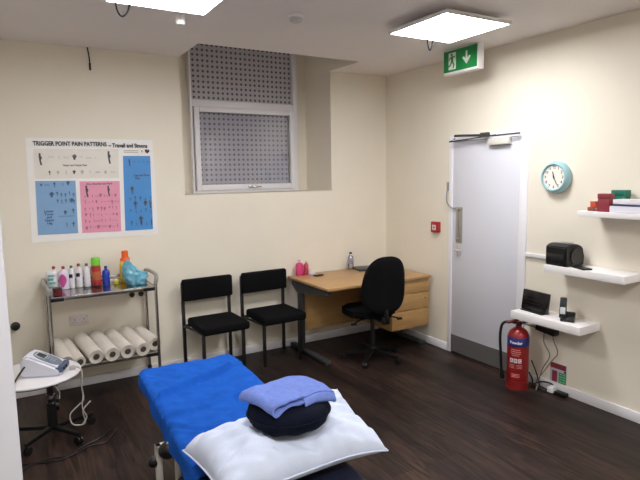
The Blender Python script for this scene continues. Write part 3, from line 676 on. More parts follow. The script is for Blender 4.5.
bm = new(); lathe(bm, [(.0535, .03), (.054, .032), (.054, .05), (.0535, .052)], 24, I4, .9, .6); obj('label_band', bm, mat('label_yellow', '#d7c326', .4), t2)
bm = new()
for zc, w, h in ((.12, .05, .05), (.082, .02, .02)):
    def fn(u, v, th, zc=zc, w=w, h=h):
        x = (u-.5)*w; y = -.6*math.sqrt(max(0, .054**2-(x/.9)**2))-.0006+th
        return Vector((x, y, zc-h/2+v*h))
    slab(bm, fn, .0005, 6, 4)
obj('label_patch', bm, mat('label_cream', '#e9d3c4', .4), t2)
# wipes pack, soft pouch leaning at the end
t2 = thing('wipes_pack', 'white pouch of wipes with a teal print at the trolley end', 'wipes', (-3.416, -.165, ZT), -8)
def pouch(w, h, d):
    def fn(u, v, th):
        a = 2*PI*u; e = (1-abs(2*v-1)**3)**.7
        x = w/2*math.cos(a); y = d/2*math.sin(a)*max(.08, e)
        return Vector((x*(.96+.04*math.sin(v*9)), y+.004*math.sin(v*11+u*8), v*h))
    return fn
bm = new(); f0 = pouch(.074, .165, .05); V = shell(bm, lambda u, v: f0(u, v, 0), 28, 16, True); bm.faces.new([c[0] for c in V][::-1]); bm.faces.new([c[-1] for c in V]); obj('pouch', bm, WB, t2)
TEAL = mat('print_teal', '#6fa6a6', .4)
bm = new()
for z0, z1, x0, x1 in ((.12, .135, -.024, .024), (.09, .11, -.028, .016), (.06, .08, -.016, .028), (.03, .045, -.024, .012)):
    def fn(u, v, th, z0=z0, z1=z1, x0=x0, x1=x1):
        x = x0+(x1-x0)*u; z = z0+(z1-z0)*v; e = (1-abs(2*z/.165-1)**3)**.7
        y = -.025*math.sqrt(max(0, 1-(x/.037)**2))*e-.005+th
        return Vector((x, y, z))
    slab(bm, fn, .0005, 6, 3)
obj('teal_print', bm, TEAL, t2)
t2 = thing('small_jar', 'small dark red jar at the front corner of the trolley', 'jar', (-3.395, -.352, ZT), 0)
bm = new(); lathe(bm, [(.03, 0), (.033, .004), (.033, .04), (.029, .043)], 22); obj('body', bm, mat('jar_red', '#6a1f26', .25), t2)
bm = new(); lathe(bm, [(.0335, .0432), (.0335, .058), (.03, .061), (0, .0615)], 22); obj('lid', bm, mat('jar_lid', '#4b2026', .4), t2)
t2 = thing('scissors', 'small black scissors lying open on the trolley before the white bottles', 'scissors', (-3.13, -.185, ZT), 12)
bm = new(); box(bm, (-.07, -.012, .0004), (.03, -.004, .004), rz(6), bev=.001); obj('blade', bm, BLACKM, t2)
bm = new(); box(bm, (-.07, .004, .0045), (.03, .010, .0075), rz(-6), bev=.001); obj('blade', bm, BLACKM, t2)
bm = new()
for s in (-1, 1): tube(bm, [(.045+.02*math.cos(i*PI/5), s*.02+.014*math.sin(i*PI/5), .006) for i in range(11)], .004, sm=False, n=6)
obj('finger_loops', bm, BLACKP, t2)
# turquoise plastic bag
def bag(u, v, k=0):
    a = 2*PI*u
    z = .155*(v**.8)
    r = .092*(math.sin(PI*min(.98, .22+.7*v))**.7)
    n = noise.noise(Vector((math.cos(a)*2.2, math.sin(a)*2.2, v*3+4)))*.03+noise.noise(Vector((math.cos(a)*6, math.sin(a)*6, v*7)))*.016+noise.noise(Vector((math.cos(a)*14, math.sin(a)*14, v*15)))*.006
    r = max(.01, r+n)
    return Vector((r*math.cos(a)*1.05-.022*v, r*math.sin(a)*.75, z*(1+.3*n*10*v-.35*v*math.cos(a))))
bm = new(); V = shell(bm, bag, 44, 22, True); bm.faces.new([c[0] for c in V][::-1]); bm.faces.new([c[-1] for c in V])
m = mat('bag_turquoise', '#66a9c2', .22, var=.12, scale=20, coat=.3)
tag(obj('plastic_bag', bm, m, loc=(-2.785, -.24, ZT), ang=180), 'crumpled turquoise plastic bag on the trolley', 'bag')
# paper rolls on the lower shelf
ZL = .3175
def roll(x0, xb, r, y0, y1, dz, lab):
    c0, c1 = Vector((x0, y0, ZL+r+.002)), Vector((xb, y1, ZL+r+.002+dz))
    t = thing('paper_roll', lab, 'paper roll', c0-Vector((0, 0, r)), 0, 'paper rolls on the lower trolley shelf')
    ax = (c1-c0); L = ax.length; M = T(0, 0, r) @ ax.to_track_quat('Z', 'Y').to_matrix().to_4x4()
    bm = new(); lathe(bm, [(.021, .006), (r*.5, .003), (r*.97, .0), (r, .004), (r*1.0, L*.33), (r*.985, L*.5), (r, L*.66), (r, L-.004), (r*.97, L), (.021, L-.006), (.021, .006)][:-1], 28, M)
    obj('paper', bm, ROLLM, t)
    bm = new(); lathe(bm, [(.0212, -.001), (.0235, -.001), (.0235, L*.1), (.0212, L*.1)], 20, M); obj('core', bm, CORE, t)
    bm = new(); lathe(bm, [(0, .0035), (.0205, .0035), (.0205, .0075), (0, .0075)], 20, M); obj('core_hole', bm, mat('core_dark', '#0c0a0a', .95), t)
    return t
ROLLM = mat('roll_paper', '#dad2ca', .45, var=.05, scale=25, bump=.3, bscale=35, coat=.35)
CORE = mat('roll_core', '#4b423c', .8)
RX = [(-3.372, -3.41, .05), (-3.283, -3.345, .042), (-3.165, -3.23, .0575), (-3.048, -3.115, .0575), (-2.931, -3.0, .0575), (-2.814, -2.885, .0575), (-2.697, -2.77, .0565)]
YR = [-.46, -.485, -.475, -.485, -.475, -.485, -.388]
order = ['half hidden by the white machine', 'slimmer than the rest', 'third from the poster end', 'fourth from the poster end', 'fifth from the poster end', 'sixth from the poster end', 'beside the leg near the chairs']
for i, (a, c, r) in enumerate(RX):
    roll(a, c, r, YR[i], -.095, .062*(-.095-YR[i])/.4, 'white paper roll on the trolley, '+order[i])

# ------------------------------------------------------------------ stool table with machine
t = thing('wheeled_table', 'round white topped table on a black five-star wheeled base', 'table', (-3.52, -.88, 0), 20)
TD = Vector((0, 0, .042))
bm = new(); lathe(bm, [(0, .398), (.262, .398), (.281, .404), (.287, .412), (.283, .42), (.274, .423), (0, .4232)], 56, rz(-20) @ T(-.085, .01, .042)); obj('top', bm, mat('table_white', '#e4e2e6', .35, var=.01), t)
bm = new(); lathe(bm, [(0, .388), (.25, .388), (.262, .3975), (0, .3975)], 48, rz(-20) @ T(-.085, .01, .042)); obj('under_plate', bm, BLACKP, t)
bm = new(); lathe(bm, [(.03, .07), (.03, .24), (.022, .25), (.022, .40), (.06, .41), (.06, .4295)], 20); obj('column', bm, BLACKM, t)
bm = new(); tube(bm, [(.03, -.01, .35), (.05, -.02, .30), (.045, -.03, .26)], .007); lathe(bm, [(.024, .27), (.028, .275), (.028, .30), (.024, .305)], 18); obj('height_lever', bm, CHROME, t)
for k in range(5):
    a = R(-150+72*k)
    M = Matrix.Rotation(a, 4, 'Z')
    bm = new(); prism(bm, [(.02, -.022), (.27, -.012), (.27, .012), (.02, .022)], .06, .085, M); bmesh.ops.bevel(bm, geom=bm.edges[:], offset=.004, segments=2, affect='EDGES'); lg = obj('leg', bm, BLACKP, t)
    bm = new()
    for s in (-.016, .007): cyl(bm, M @ Vector((.255, s, .0275)), M @ Vector((.255, s+.010, .0275)), .0272, n=18)
    cyl(bm, M @ Vector((.26, 0, .03)), M @ Vector((.26, 0, .065)), .007); obj('caster', bm, BLACKM, lg)
t = thing('therapy_machine', 'white electrotherapy machine with a grey control panel on the round table', 'machine', (-3.54, -.915, .4658), -22)
prof = [(-.122, 0), (.122, 0), (.128, .028), (.116, .052), (-.066, .142), (-.1, .142), (-.118, .12), (-.126, .03)]
XM = Matrix(((1, 0, 0, 0), (0, 0, 1, 0), (0, 1, 0, 0), (0, 0, 0, 1)))
bm = new(); prism(bm, prof, -.09, .09, XM); bmesh.ops.bevel(bm, geom=bm.edges[:], offset=.014, segments=3, affect='EDGES'); obj('casing', bm, mat('machine_white', '#d7d9e6', .3, var=.01), t)
sl = math.atan2(.052-.142, .116+.066)
SM = T(.022, 0, .0985) @ Matrix.Rotation(-sl, 4, 'Y') @ Matrix.Diagonal((.84, .88, 1, 1))
bm = new(); prism(bm, squircle(.11, .068, 40, 2.6), -.004, .003, SM); cp = obj('control_panel', bm, mat('panel_grey', '#6d7787', .35), t)
bm = new(); box(bm, (-.085, -.035, .003), (-.02, .035, .005), SM, bev=.001); obj('screen', bm, mat('lcd_dark', '#3f4844', .2), cp)
bm = new()
box(bm, (-.092, -.042, .003), (-.013, -.037, .006), SM); box(bm, (-.092, .037, .003), (-.013, .042, .006), SM); box(bm, (-.0925, -.042, .003), (-.087, .042, .006), SM); box(bm, (-.018, -.042, .003), (-.013, .042, .006), SM)
obj('screen_surround', bm, mat('machine_pale', '#c6c9d2', .35), cp, smooth=False)
for i in range(3):
    for j in range(3):
        bm = new(); lathe(bm, [(.007, .003), (.007, .006), (0, .0065)], 12, SM @ T(.005+i*.024, (j-1)*.024, 0)); obj('button', bm, mat('button_pale', '#aab2bd', .4), cp)
bm = new(); box(bm, (.08, -.08, .018), (.133, .08, .06), bev=.012); obj('front_tip', bm, mat('tip_slate', '#4a5873', .35), t)
for s in (-.05, .0):
    bm = new(); lathe(bm, [(.011, .0), (.011, .006), (0, .0065)], 14, T(.134, s, .042) @ ry(90)); obj('socket', bm, BLACKP, t)
bm = new(); tube(bm, [(-3.375, -.935, .482), (-3.345, -.975, .484), (-3.327, -1.0, .455), (-3.335, -1.0, .36), (-3.328, -.99, .26), (-3.36, -.985, .225), (-3.415, -.98, .17), (-3.405, -.98, .10), (-3.35, -.98, .08), (-3.325, -.98, .10), (-3.335, -.98, .18), (-3.285, -.98, .235)], .0048); tube(bm, [(-3.331, -.995, .29), (-3.338, -.99, .2), (-3.315, -.985, .13), (-3.345, -.985, .085)], .0042)
box(bm, (-3.395, -.96, .4665), (-3.36, -.925, .491), bev=.005)
tag(obj('machine_lead', bm, mat('lead_white', '#b9b4b0', .45)), 'white coiled lead hanging over the edge of the round table', 'cable')
bm = new(); tube(bm, [(-3.66, -.985, .55), (-3.70, -1.06, .52), (-3.735, -1.135, .475), (-3.74, -1.16, .36), (-3.735, -1.16, .13), (-3.73, -1.19, .02), (-3.66, -1.22, .008), (-3.5, -1.26, .007), (-3.37, -1.16, .007), (-3.24, -1.08, .007), (-3.17, -1.0, .007)], .006)
tag(obj('power_lead', bm, BLACKP), 'black power lead running from the white machine down to the floor', 'cable')
bm = new(); tube(bm, [(-3.72, -1.26, .006), (-3.58, -1.2, .006), (-3.45, -1.24, .006), (-3.33, -1.17, .006), (-3.23, -1.17, .006), (-3.13, -1.0, .006)], .005)
tag(obj('floor_lead', bm, mat('lead_brown', '#2b1d1a', .5)), 'thin brown lead lying along the floor by the wheeled table', 'cable')

# ------------------------------------------------------------------ two visitor chairs
def make_chair():
    t = thing('stacking_chair', '', 'chair', (0, 0, 0), 0, 'black padded chairs against the wall')
    w = .222
    for s in (-1, 1):
        bm = new(); box(bm, (s*w-.014, .155, 0.0), (s*w+.014, .18, .64), bev=.003); box(bm, (s*w-.0125, .157, .62), (s*w+.0125, .182, .80), bev=.003); obj('rear_leg', bm, BLACKM, t)
        bm = new(); box(bm, (s*.185-.0005, -.215, 0), (s*.185+.0265, -.19, .405), bev=.003); obj('front_leg', bm, BLACKM, t)
    bm = new(); box(bm, (-.185, -.213, .385), (.21, -.192, .41)); box(bm, (-w, .155, .385), (w, .178, .41))
    for s in (-1, 1): tube(bm, [(s*.188+.012, -.2, .397), (s*.2+.01, .0, .397), (s*w, .167, .397)], .0125, sm=False, n=8)
    obj('seat_frame', bm, BLACKM, t, smooth=False)
    bm = new(); vs = box(bm, (-.200, -.290, .404), (.232, .145, .480), bev=.024, seg=4)
    for v in bm.verts:
        if v.co.z > .45: v.co.z += .012*(1-(v.co.x/.24)**2)*(1-((v.co.y+.07)/.24)**2)
    obj('seat', bm, BLACKF, t)
    bm = new(); box(bm, (-.24, .10, .635), (.24, .152, .845), bev=.02, seg=4)
    for v in bm.verts: v.co.y += .02*(1-(v.co.x/.24)**2); v.co.z += -.012*(v.co.x/.24)**2 if v.co.z > .74 else 0
    obj('backrest', bm, BLACKF, t)
    return t
ch = make_chair(); ch.location = (-2.135, -.235, 0); ch.rotation_euler = (0, 0, R(1.5)); ch['label'] = 'black padded chair against the wall between trolley and its twin'
c2 = copy_tree(ch); c2.location = (-1.565, -.235, 0); c2.rotation_euler = (0, 0, R(1.5)); c2['label'] = 'black padded chair against the wall next to the desk'

# ------------------------------------------------------------------ desk
t = thing('desk', 'beech topped desk with dark grey frame in the corner by the door', 'desk', (-.665, -.44, 0), 0)
t['category'] = 'desk'
X0, X1, Y0, Y1 = -.605, .612, -.372, .415
bm = new(); box(bm, (X0, Y0, .712), (X1, Y1, .737), bev=.003); obj('desktop', bm, WOOD, t)
bm = new(); box(bm, (X0+.062, .22, .205), (X1-.12, .238, .7), bev=.002); obj('modesty_panel', bm, WOODV, t)
for s, nm in ((-1, 'a'), (1, 'b')):
    x = X0+.04 if s < 0 else X1-.05
    bm = new(); box(bm, (x-.02, .17, .03), (x+.02, .25, .70), bev=.004); prism(bm, [(-.34, .70), (.36, .70), (.36, .66), (.26, .60), (.16, .60), (-.34, .672)], x-.022, x+.022, Matrix(((0, 0, 1, 0), (1, 0, 0, 0), (0, 1, 0, 0), (0, 0, 0, 1))))
    box(bm, (x-.03, -.31, 0.012), (x+.03, .40, .045), bev=.006); box(bm, (x-.02, -.28, 0), (x+.02, -.24, .012)); box(bm, (x-.02, .28, 0), (x+.02, .32, .012))
    obj('leg', bm, GREYM, t)
bm = new(); box(bm, (X0+.09, .15, .655), (X1-.09, .19, .70), bev=.003); obj('cross_beam', bm, GREYM, t)
# hanging pedestal with three drawers
bm = new(); PX, PY = (.13, .598), (-.33, .16)
for lo, hi in [((PX[0], PY[0], .222), (PX[0]+.016, PY[1], .711)), ((PX[1]-.016, PY[0], .222), (PX[1], PY[1], .711)), ((PX[0]+.016, PY[0], .222), (PX[1]-.016, PY[1], .251)), ((PX[0]+.016, PY[1]-.016, .251), (PX[1]-.016, PY[1], .711))]: box(bm, lo, hi)
obj('pedestal', bm, WOODV, t, smooth=False)
zz = [.222, .405, .57, .709]
for k in range(3):
    bm = new(); box(bm, (PX[0]+.001, PY[0]-.02, zz[k]+.002), (PX[1]-.001, PY[0]-.001, zz[k+1]-.002), bev=.002)
    box(bm, (PX[0]+.03, PY[0]-.001, zz[k]+.03), (PX[1]-.03, PY[0]+.3, zz[k+1]-.03)); d = obj('drawer', bm, WOODV, t)
    if k == 1:
        bm = new(); cyl(bm, (PX[1]-.05, PY[0]-.0205, zz[k+1]-.06), (PX[1]-.05, PY[0]-.026, zz[k+1]-.06), .009); obj('lock', bm, STEEL, d)
# desk-top items
ZD = .7375
def ditem(x, y): return (x, y, ZD)
bottle('soap_bottle', -1.155, -.07, [(.037, 0), (.041, .004), (.041, .10), (.033, .122), (.012, .132)], mat('soap_pink', '#d23f78', .25, coat=.4), [(.011, .132), (.011, .143), (.014, .144), (.014, .16), (.006, .162), (0, .163)], mat('soap_cap', '#d9a9bb', .3), 'pink soap bottle on the wall edge of the desk, beside a smaller one', group=None, z=ZD, sy=.7)
bottle('soap_bottle', -1.082, -.078, [(.022, 0), (.025, .004), (.025, .10), (.016, .118), (.009, .125)], mat('soap_red', '#b53654', .25, coat=.4), capp(.01, .125, .14), mat('soap_cap2', '#c98a99', .3), 'smaller dark pink bottle on the desk beside the soap bottle', group=None, z=ZD)
t2 = thing('tissue_pack', 'small white folded tissue pack on the desk beside pink bottles', 'tissues', (-1.035, -.12, ZD), 20)
bm = new(); box(bm, (-.03, -.02, 0), (.03, .02, .022), bev=.006); obj('pack', bm, mat('tissue_lilac', '#cfc9de', .5), t2)
bm = new(); prism(bm, [(-.018, .022), (.016, .022), (.024, .052), (.004, .04), (-.014, .056)], -.004, .004, XM); obj('tissue', bm, mat('tissue_white', '#e6e3ee', .7), t2)
bm = new(); box(bm, (-.05, -.028, 0), (.05, .028, .012), bev=.005); o = obj('phone_handset', bm, BLACKP, loc=(-1.01, -.2, ZD)); o.rotation_euler = (0, 0, R(10)); tag(o, 'flat dark handheld device lying on the desk beside the tissue pack', 'phone')
t2 = thing('water_bottle', 'clear plastic water bottle with a dark cap on the desk', 'bottle', (-.53, -.07, ZD))
CLR = glass_mat('clear_plastic', (.9, .9, .95), .2, .12)
bm = new(); lathe(bm, [(.026, 0), (.031, .004), (.031, .05), (.029, .055), (.031, .06), (.031, .11), (.027, .135), (.013, .155), (.013, .168)], 24); obj('body', bm, CLR, t2)
bm = new(); lathe(bm, [(.0315, .062), (.032, .063), (.032, .103), (.0315, .104)], 24); obj('label_band', bm, mat('bottle_label', '#8f93a8', .4), t2)
bm = new(); lathe(bm, capp(.0145, .166, .185), 18); obj('cap', bm, mat('bottle_cap_navy', '#252a40', .4), t2)
t2 = thing('laptop', 'closed dark laptop lying on the desk behind the office chair', 'laptop', (-.36, -.18, ZD), -14)
bm = new(); box(bm, (-.16, -.11, 0.001), (.16, .11, .011), bev=.003); obj('base', bm, mat('laptop_dark', '#26282d', .4), t2)
bm = new(); box(bm, (-.16, -.11, .0115), (.16, .11, .019), bev=.003); obj('lid', bm, mat('laptop_lid', '#2f3138', .35), t2)

# ------------------------------------------------------------------ office chair
t = thing('office_chair', 'black fabric swivel office chair pulled up to the desk', 'office chair', (-.765, -.785, 0), -9)
for k in range(5):
    a = R(-131+72*k); M = Matrix.Rotation(a, 4, 'Z')
    bm = new(); V0 = []
    prism(bm, [(.02, -.026), (.14, -.022), (.285, -.014), (.285, .014), (.14, .022), (.02, .026)], .075, .105, M)
    for v in bm.verts:
        d = math.hypot(v.co.x, v.co.y); v.co.z -= .03*max(0, d-.05)/.22
    bmesh.ops.bevel(bm, geom=bm.edges[:], offset=.005, segments=2, affect='EDGES'); lg = obj('base_leg', bm, BLACKP, t)
    bm = new()
    for s in (-.021, .007): cyl(bm, M @ Vector((.278, s, .0275)), M @ Vector((.278, s+.014, .0275)), .027, n=18)
    cyl(bm, M @ Vector((.278, 0, .03)), M @ Vector((.278, 0, .06)), .008); obj('caster', bm, BLACKM, lg)
bm = new(); lathe(bm, [(.04, .06), (.04, .11), (.028, .12), (.028, .25), (.02, .255), (.02, .40), (.05, .402), (.05, .415)], 22); obj('gas_column', bm, BLACKM, t)
bm = new(); box(bm, (-.09, -.13, .412), (.09, .11, .438), bev=.006); box(bm, (-.03, -.28, .405), (.03, -.1, .43), bev=.006); obj('mechanism', bm, BLACKM, t)
for s in (-1, 1):
    bm = new(); tube(bm, [(s*.06, -.05, .42), (s*.16, -.07, .41), (s*.24, -.08, .385)], .008); box(bm, (s*.24-.02, -.10, .372), (s*.24+.03, -.07, .392), bev=.005); obj('lever', bm, BLACKP, t)
bm = new()
def seatfn(u, v, th): pass
prism(bm, squircle(.23, .215, 44, 3.4), .435, .495, T(-.02, .05, 0)); bmesh.ops.bevel(bm, geom=[e for e in bm.edges if abs(e.verts[0].co.z-e.verts[1].co.z) < 1e-4], offset=.02, segments=4, affect='EDGES'); obj('seat', bm, BLACKF, t)
bm = new(); tube(bm, [(0, -.18, .415), (0, -.25, .42), (0, -.27, .5), (0, -.25, .62)], .02, n=10); box(bm, (-.035, -.28, .40), (.035, -.24, .47), bev=.006); obj('back_bracket', bm, BLACKP, t)
bm = new()
NUb = 18
def backfn(px, pz):
    z = .762+pz; c = (px/.22)
    return Vector((px-.0, -.205-.045*(1-c*c)+.03*math.cos((z-.62)*6)-.035, z))
out = squircle(.215, .262, 48, 2.7)
ringsF, ringsB = [], []
for k, s in enumerate((0.02, .35, .65, .85, .95, 1.0)):
    f, bk = [], []
    for (x, z) in out:
        x2 = x*(1-.12*(z/.275)) ; p = backfn(x2*s, z*s)
        edge = max(0, (s-.65)/.35)**3*.022
        f.append(bm.verts.new(p+Vector((0, .032-edge, 0)))); bk.append(bm.verts.new(p+Vector((0, -.03+edge, 0))))
    ringsF.append(f); ringsB.append(bk)
n = len(out)
for rr in (ringsF, ringsB):
    for a, c in zip(rr, rr[1:]):
        for i in range(n): bm.faces.new((a[i], a[(i+1) % n], c[(i+1) % n], c[i]))
    bm.faces.new(rr[0])
for i in range(n): bm.faces.new((ringsF[-1][i], ringsF[-1][(i+1) % n], ringsB[-1][(i+1) % n], ringsB[-1][i]))
obj('backrest', bm, BLACKF, t, ang=60)

# ------------------------------------------------------------------ treatment couch
BR = -2.6
t = thing('treatment_couch', 'navy padded treatment couch with a pale metal frame in the foreground', 'couch', (-2.862, -2.70, 0), BR)
HW, TOPZ = .275, .635
bm = new(); box(bm, (-HW, .36, .575), (HW, .975, TOPZ), bev=.022, seg=4); obj('mattress_section', bm, NAVY, t)
bm = new(); box(bm, (-HW, -.93, .575), (HW, .345, TOPZ), bev=.022, seg=4); obj('mattress_section', bm, NAVY, t)
bm = new()
for s in (-1, 1): box(bm, (s*.2-.02, -.88, .535), (s*.2+.02, .90, .573), bev=.004)
for y in (-.86, -.3, .3, .38, .86): box(bm, (-.2, y-.02, .54), (.2, y+.02, .57))
obj('top_frame', bm, FRAMEW, t)
bm = new()
for s in (-1, 1): box(bm, (s*.24-.025, -.75, .07), (s*.24+.025, .62, .11), bev=.006)
for y in (-.74, .6): box(bm, (-.24, y-.025, .07), (.24, y+.025, .11), bev=.006)
obj('base_frame', bm, FRAMEW, t)
for s in (-1, 1):
    for y0, y1 in ((-.55, .1), (.1, -.55)):
        bm = new(); xx = s*(.185 if y0 < 0 else .14)
        M = T(xx, 0, 0)
        tube(bm, [(xx, y0, .115), (xx, y1, .53)], .018, sm=False, n=10); obj('lift_arm', bm, FRAMEW, t)
for sx in (-1, 1):
    for y in (-.72, .58):
        bm = new(); cyl(bm, (sx*.24-.012, y, .035), (sx*.24+.012, y, .035), .034, n=20); box(bm, (sx*.24-.018, y-.014, .04), (sx*.24+.018, y+.014, .07)); obj('caster', bm, BLACKP, t)
# adjustment bracket with black knobs at the side
bm = new(); box(bm, (-.30, .16, .535), (-.12, .20, .565), bev=.003); box(bm, (-.345, .165, .36), (-.318, .205, .565), bev=.004); box(bm, (-.345, .165, .535), (-.29, .205, .565), bev=.004); tube(bm, [(-.25, .18, .545), (-.25, .18, .2), (-.25, .18, .11)], .014, sm=False); box(bm, (-.335, .15, .05), (-.305, .19, .36), bev=.004); obj('side_bracket', bm, FRAMEW, t)
for x, y, z, r in ((-.298, .135, .555, .042), (-.235, .12, .39, .038), (-.352, .185, .49, .028)):
    bm = new(); bmesh.ops.create_uvsphere(bm, u_segments=20, v_segments=12, radius=r, matrix=T(x, y, z) @ Matrix.Diagonal((1, .8, .95, 1))); cyl(bm, (x, y, z), (x, y+.05, z-.01), .010); obj('adjustment_knob', bm, BLACKP, t)
# blue towel covering the couch
def nz(x, y, s, o=0): return noise.noise(Vector((x*s, y*s, o)))
BM = T(-2.862, -2.70, 0) @ rz(BR)
def towel(u, v, th):
    L0, L1 = -.30, .988
    y = L0+(L1-L0)*v
    W = HW+.012
    drop_l, drop_r = .055+.012*math.sin(v*5), .05+.01*math.sin(v*7)
    tot = drop_l+2*W+drop_r
    s = u*tot-drop_l
    zt = TOPZ+.008
    rad = .03
    if s < rad and s > -drop_l:      # over the left edge
        pass
    if s < 0:
        k = -s; x = -W-.006*math.sin(v*23)*min(1, k/.05)-.015*min(1, k/.1); z = zt-rad*.5-k
        if k < .03: z = zt-.015-k
    elif s > 2*W:
        k = s-2*W; x = W+.006*math.sin(v*19)*min(1, k/.05)+.008*min(1, k/.1); z = zt-.015-k
    else:
        x = -W+s; e = min(s, 2*W-s)
        z = zt-(.015*(1-min(1, e/.03))**2)
    t_ = max(0, (y-(L1-.07))/.07); shr = 1-.13*(1-math.sqrt(max(0, 1-t_*t_)))
    x *= shr
    # far end drop
    if v > .985: z -= .03
    on = 1.0 if 0 <= s <= 2*W else .3
    z += on*(.006*nz(x, y, 6, 1)+.005*nz(x+y*.6, y, 15, 2)+.002*nz(x, y, 30, 3))+on*.006
    # diagonal crease and the valley over the hinge of the couch
    d1 = (y-.62)-.55*(x+.05)
    z += on*.03*math.exp(-(d1/.015)**2)*(1 if -.26 < x < .2 else .3)
    z -= on*.008*math.exp(-((d1+.036)/.016)**2)
    d2 = y-.345-.10*x-.02*math.sin(x*9)
    z -= on*.011*math.exp(-(d2/.025)**2); z += on*.022*math.exp(-((d2+.038)/.018)**2)
    d3 = y-.16+.35*(x+.27)-.05*math.sin(x*12)
    z += on*.020*math.exp(-(d3/.018)**2)*max(0, -x/.27+.2)
    d4 = y-.05+.8*(x+.2)
    z += on*.015*math.exp(-(d4/.016)**2)*max(0, .2-x)
    x -= th*(-1 if False else 0)
    if s < 0: return BM @ Vector((x+th, y, z))
    if s > 2*W: return BM @ Vector((x-th, y, z))
    return BM @ Vector((x, y, z-th))
bm = new(); slab(bm, towel, .005, 110, 120)
tw = obj('towel', bm, TOWELB, ang=80); tag(tw, 'large royal blue towel spread over the far half of the couch', 'towel')
# pillow
t = thing('pillow', 'plump white pillow lying across the couch', 'pillow', (-2.828, -3.062, .652), 3)
def pil(u, v, side):
    a, c = 2*u-1, 2*v-1
    x = .338*a*(1-.05*(1-c*c))+.05*max(0, a)*(c+1)/2; y = .205*c*(1-.06*(1-a*a))
    h = (max(0, 1-abs(a)**5)**.5)*(max(0, 1-abs(c)**3.2)**.5)
    w = .016*nz(x, y, 7, side)+.013*nz(x*1.0, y*2.0, 15, side+4)+.014*nz(a*8, c*1.2, 1.0, 7)*abs(c)**2
    w += .010*math.sin(c*18+2*a)*abs(a)**4*h*2+.016*nz(x*2+y*3, y*1.2, 8, 5)      # puckers from the end seams, long soft folds
    edge = .055+.07*max(0, a)**2*max(0, c)-.06*max(0, a-.3)**2*max(0, -c)-.0*a  # the seam lifts at one corner and droops over the couch side
    rr = math.hypot(x-.013, y+.008)/.175
    dent = .028*(1-rr**4) if rr < 1 else 0          # pressed in under the round cushion
    if side: return Vector((x, y, edge+.115*h*(1-.12*max(0, a))+w*h*1.3*(.3 if rr < .8 else 1)-dent))
    return Vector((x, y, edge-.052*h))
bm = new()
NU, NV = 56, 44
up = [[bm.verts.new(pil(i/NU, j/NV, 1)) for j in range(NV+1)] for i in range(NU+1)]
dn = [[(up[i][j] if i in (0, NU) or j in (0, NV) else bm.verts.new(pil(i/NU, j/NV, 0))) for j in range(NV+1)] for i in range(NU+1)]
for i in range(NU):
    for j in range(NV):
        bm.faces.new((up[i][j], up[i+1][j], up[i+1][j+1], up[i][j+1]))
        q = (dn[i][j], dn[i][j+1], dn[i+1][j+1], dn[i+1][j])
        bm.faces.new(q)
obj('pillowcase', bm, PILLOW, t, ang=180)
bm = new()
tube(bm, [pil(i/24, 0, 1) for i in range(25)] + [pil(1, j/18, 1) for j in range(1, 19)] + [pil(1-i/24, 1, 1) for i in range(1, 25)] + [pil(0, 1-j/18, 1) for j in range(1, 19)], .0035, n=6, sm=False)
obj('seam', bm, PILLOW, t)
# round navy cushion
t = thing('round_cushion', 'soft round navy cushion sitting on the white pillow', 'cushion', (-2.815, -3.07, .792), 0)
def cus(u, v):
    a = 2*PI*u; th = PI*(v-.5)
    r = .158*math.copysign(abs(math.cos(th))**.55, 1); z = .055*math.copysign(abs(math.sin(th))**.75, math.sin(th))
    wob = 1+.05*nz(math.cos(a)*2, math.sin(a)*2, 1, 3)+.03*nz(math.cos(a)*5, math.sin(a)*5, 1, v*3)
    r *= wob
    return Vector((r*math.cos(a)*1.0, r*math.sin(a)*.92, .064+z+.008*nz(math.cos(a)*3, math.sin(a)*3, 1, 9+v*2)*math.cos(th)))
bm = new(); V = shell(bm, lambda u, v: cus(u, .01+.98*v), 60, 24, True); bm.faces.new([c[0] for c in V][::-1]); bm.faces.new([c[-1] for c in V]); obj('cover', bm, NAVYF, t, ang=180)
bm = new(); tube(bm, [Vector((.161*math.cos(i*PI/24), .149*math.sin(i*PI/24), .066)) for i in range(49)], .004, n=6, sm=False); obj('piping', bm, NAVYF, t)
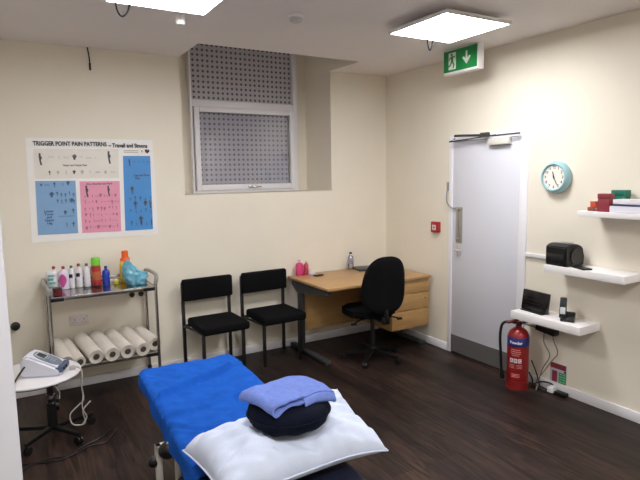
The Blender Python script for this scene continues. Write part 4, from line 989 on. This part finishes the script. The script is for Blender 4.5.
# folded periwinkle towel on the cushion
t = thing('folded_towel', 'folded periwinkle blue towel lying on the round navy cushion', 'towel', (-2.805, -3.05, .912), 12)
FW, FD, FR = .285, .215, .0165
def drape(x, y):
    r = math.hypot(x/.150, y/.140)
    return -.075*max(0, r-.88)**1.25+.006*nz(x, y, 12, 3)+.003*nz(x, y, 30, 4)
def ushape(u, v, th, hw=0.0):
    # one sheet folded over: lower layer, round fold along one edge, upper layer
    a, bnd = FW, PI*FR
    L = 2*a+bnd; d = u*L; y = (v-.5)*FD*(1+.06*math.sin(u*7))+.008*nz(u*3, v, 4, 6)
    if d < a: x = FW/2-d; z = .004; n = (0, -1)
    elif d < a+bnd:
        t_ = (d-a)/FR; x = -FW/2-FR*math.sin(t_); z = .004+FR-FR*math.cos(t_); n = (-math.sin(t_), -math.cos(t_))
    else: x = -FW/2+(d-a-bnd)*.97; z = .004+2*FR-.017*min(1, (d-a-bnd)/.16)**.7+.003*nz(x, y, 16, 8); n = (0, 1)
    x += .006*nz(y, x, 9, 2)
    return Vector((x-n[0]*th, y, z+drape(x, y)-n[1]*th*1.0))
bm = new(); slab(bm, ushape, .0065, 90, 34); fold = obj('folded_sheet', bm, TOWELP, t, ang=80)
bm = new()
def hem(u, v, th):
    x = -.02+u*.155; y = -FD/2-.004-.014*math.sin(v*PI*.9); z = .016-.035*v
    return Vector((x+.004*nz(u*4, v, 3, 1), y+th, z+drape(x, y)))
slab(bm, hem, .006, 24, 8); obj('hanging_edge', bm, TOWELP, t, ang=80)

# ------------------------------------------------------------------ camera, world, view
cam = bpy.data.cameras.new('camera'); co = bpy.data.objects.new('camera', cam); COL.objects.link(co)
cam.sensor_fit = 'HORIZONTAL'; cam.sensor_width = 36; cam.lens = 537.8954/640*36; cam.clip_start = .02
Rw = [[0.8617450207325695, -0.5070982082897834, -0.015713891685859196], [-0.07411432018862098, -0.09518573945492961, -0.992696702194279], [0.5018989806580624, 0.8566160646133774, -0.11960907599629829]]
r_, d_, f_ = (Vector(v) for v in Rw)
Mc = Matrix((r_, -d_, -f_)).transposed().to_4x4(); Mc.translation = (-3.69727, -4.83076, 1.74567)
co.matrix_world = Mc
SC.camera = co
w = bpy.data.worlds.new('world'); SC.world = w; w.use_nodes = True
w.node_tree.nodes['Background'].inputs[0].default_value = (.5, .5, .55, 1); w.node_tree.nodes['Background'].inputs[1].default_value = .3
vs = SC.view_settings; vs.view_transform = 'Standard'; vs.look = 'None'; vs.exposure = 0.0; vs.gamma = 1; vs.use_curve_mapping = False
try:
    SC.cycles.use_denoising = True; SC.cycles.max_bounces = 8; SC.cycles.diffuse_bounces = 6
except Exception: pass
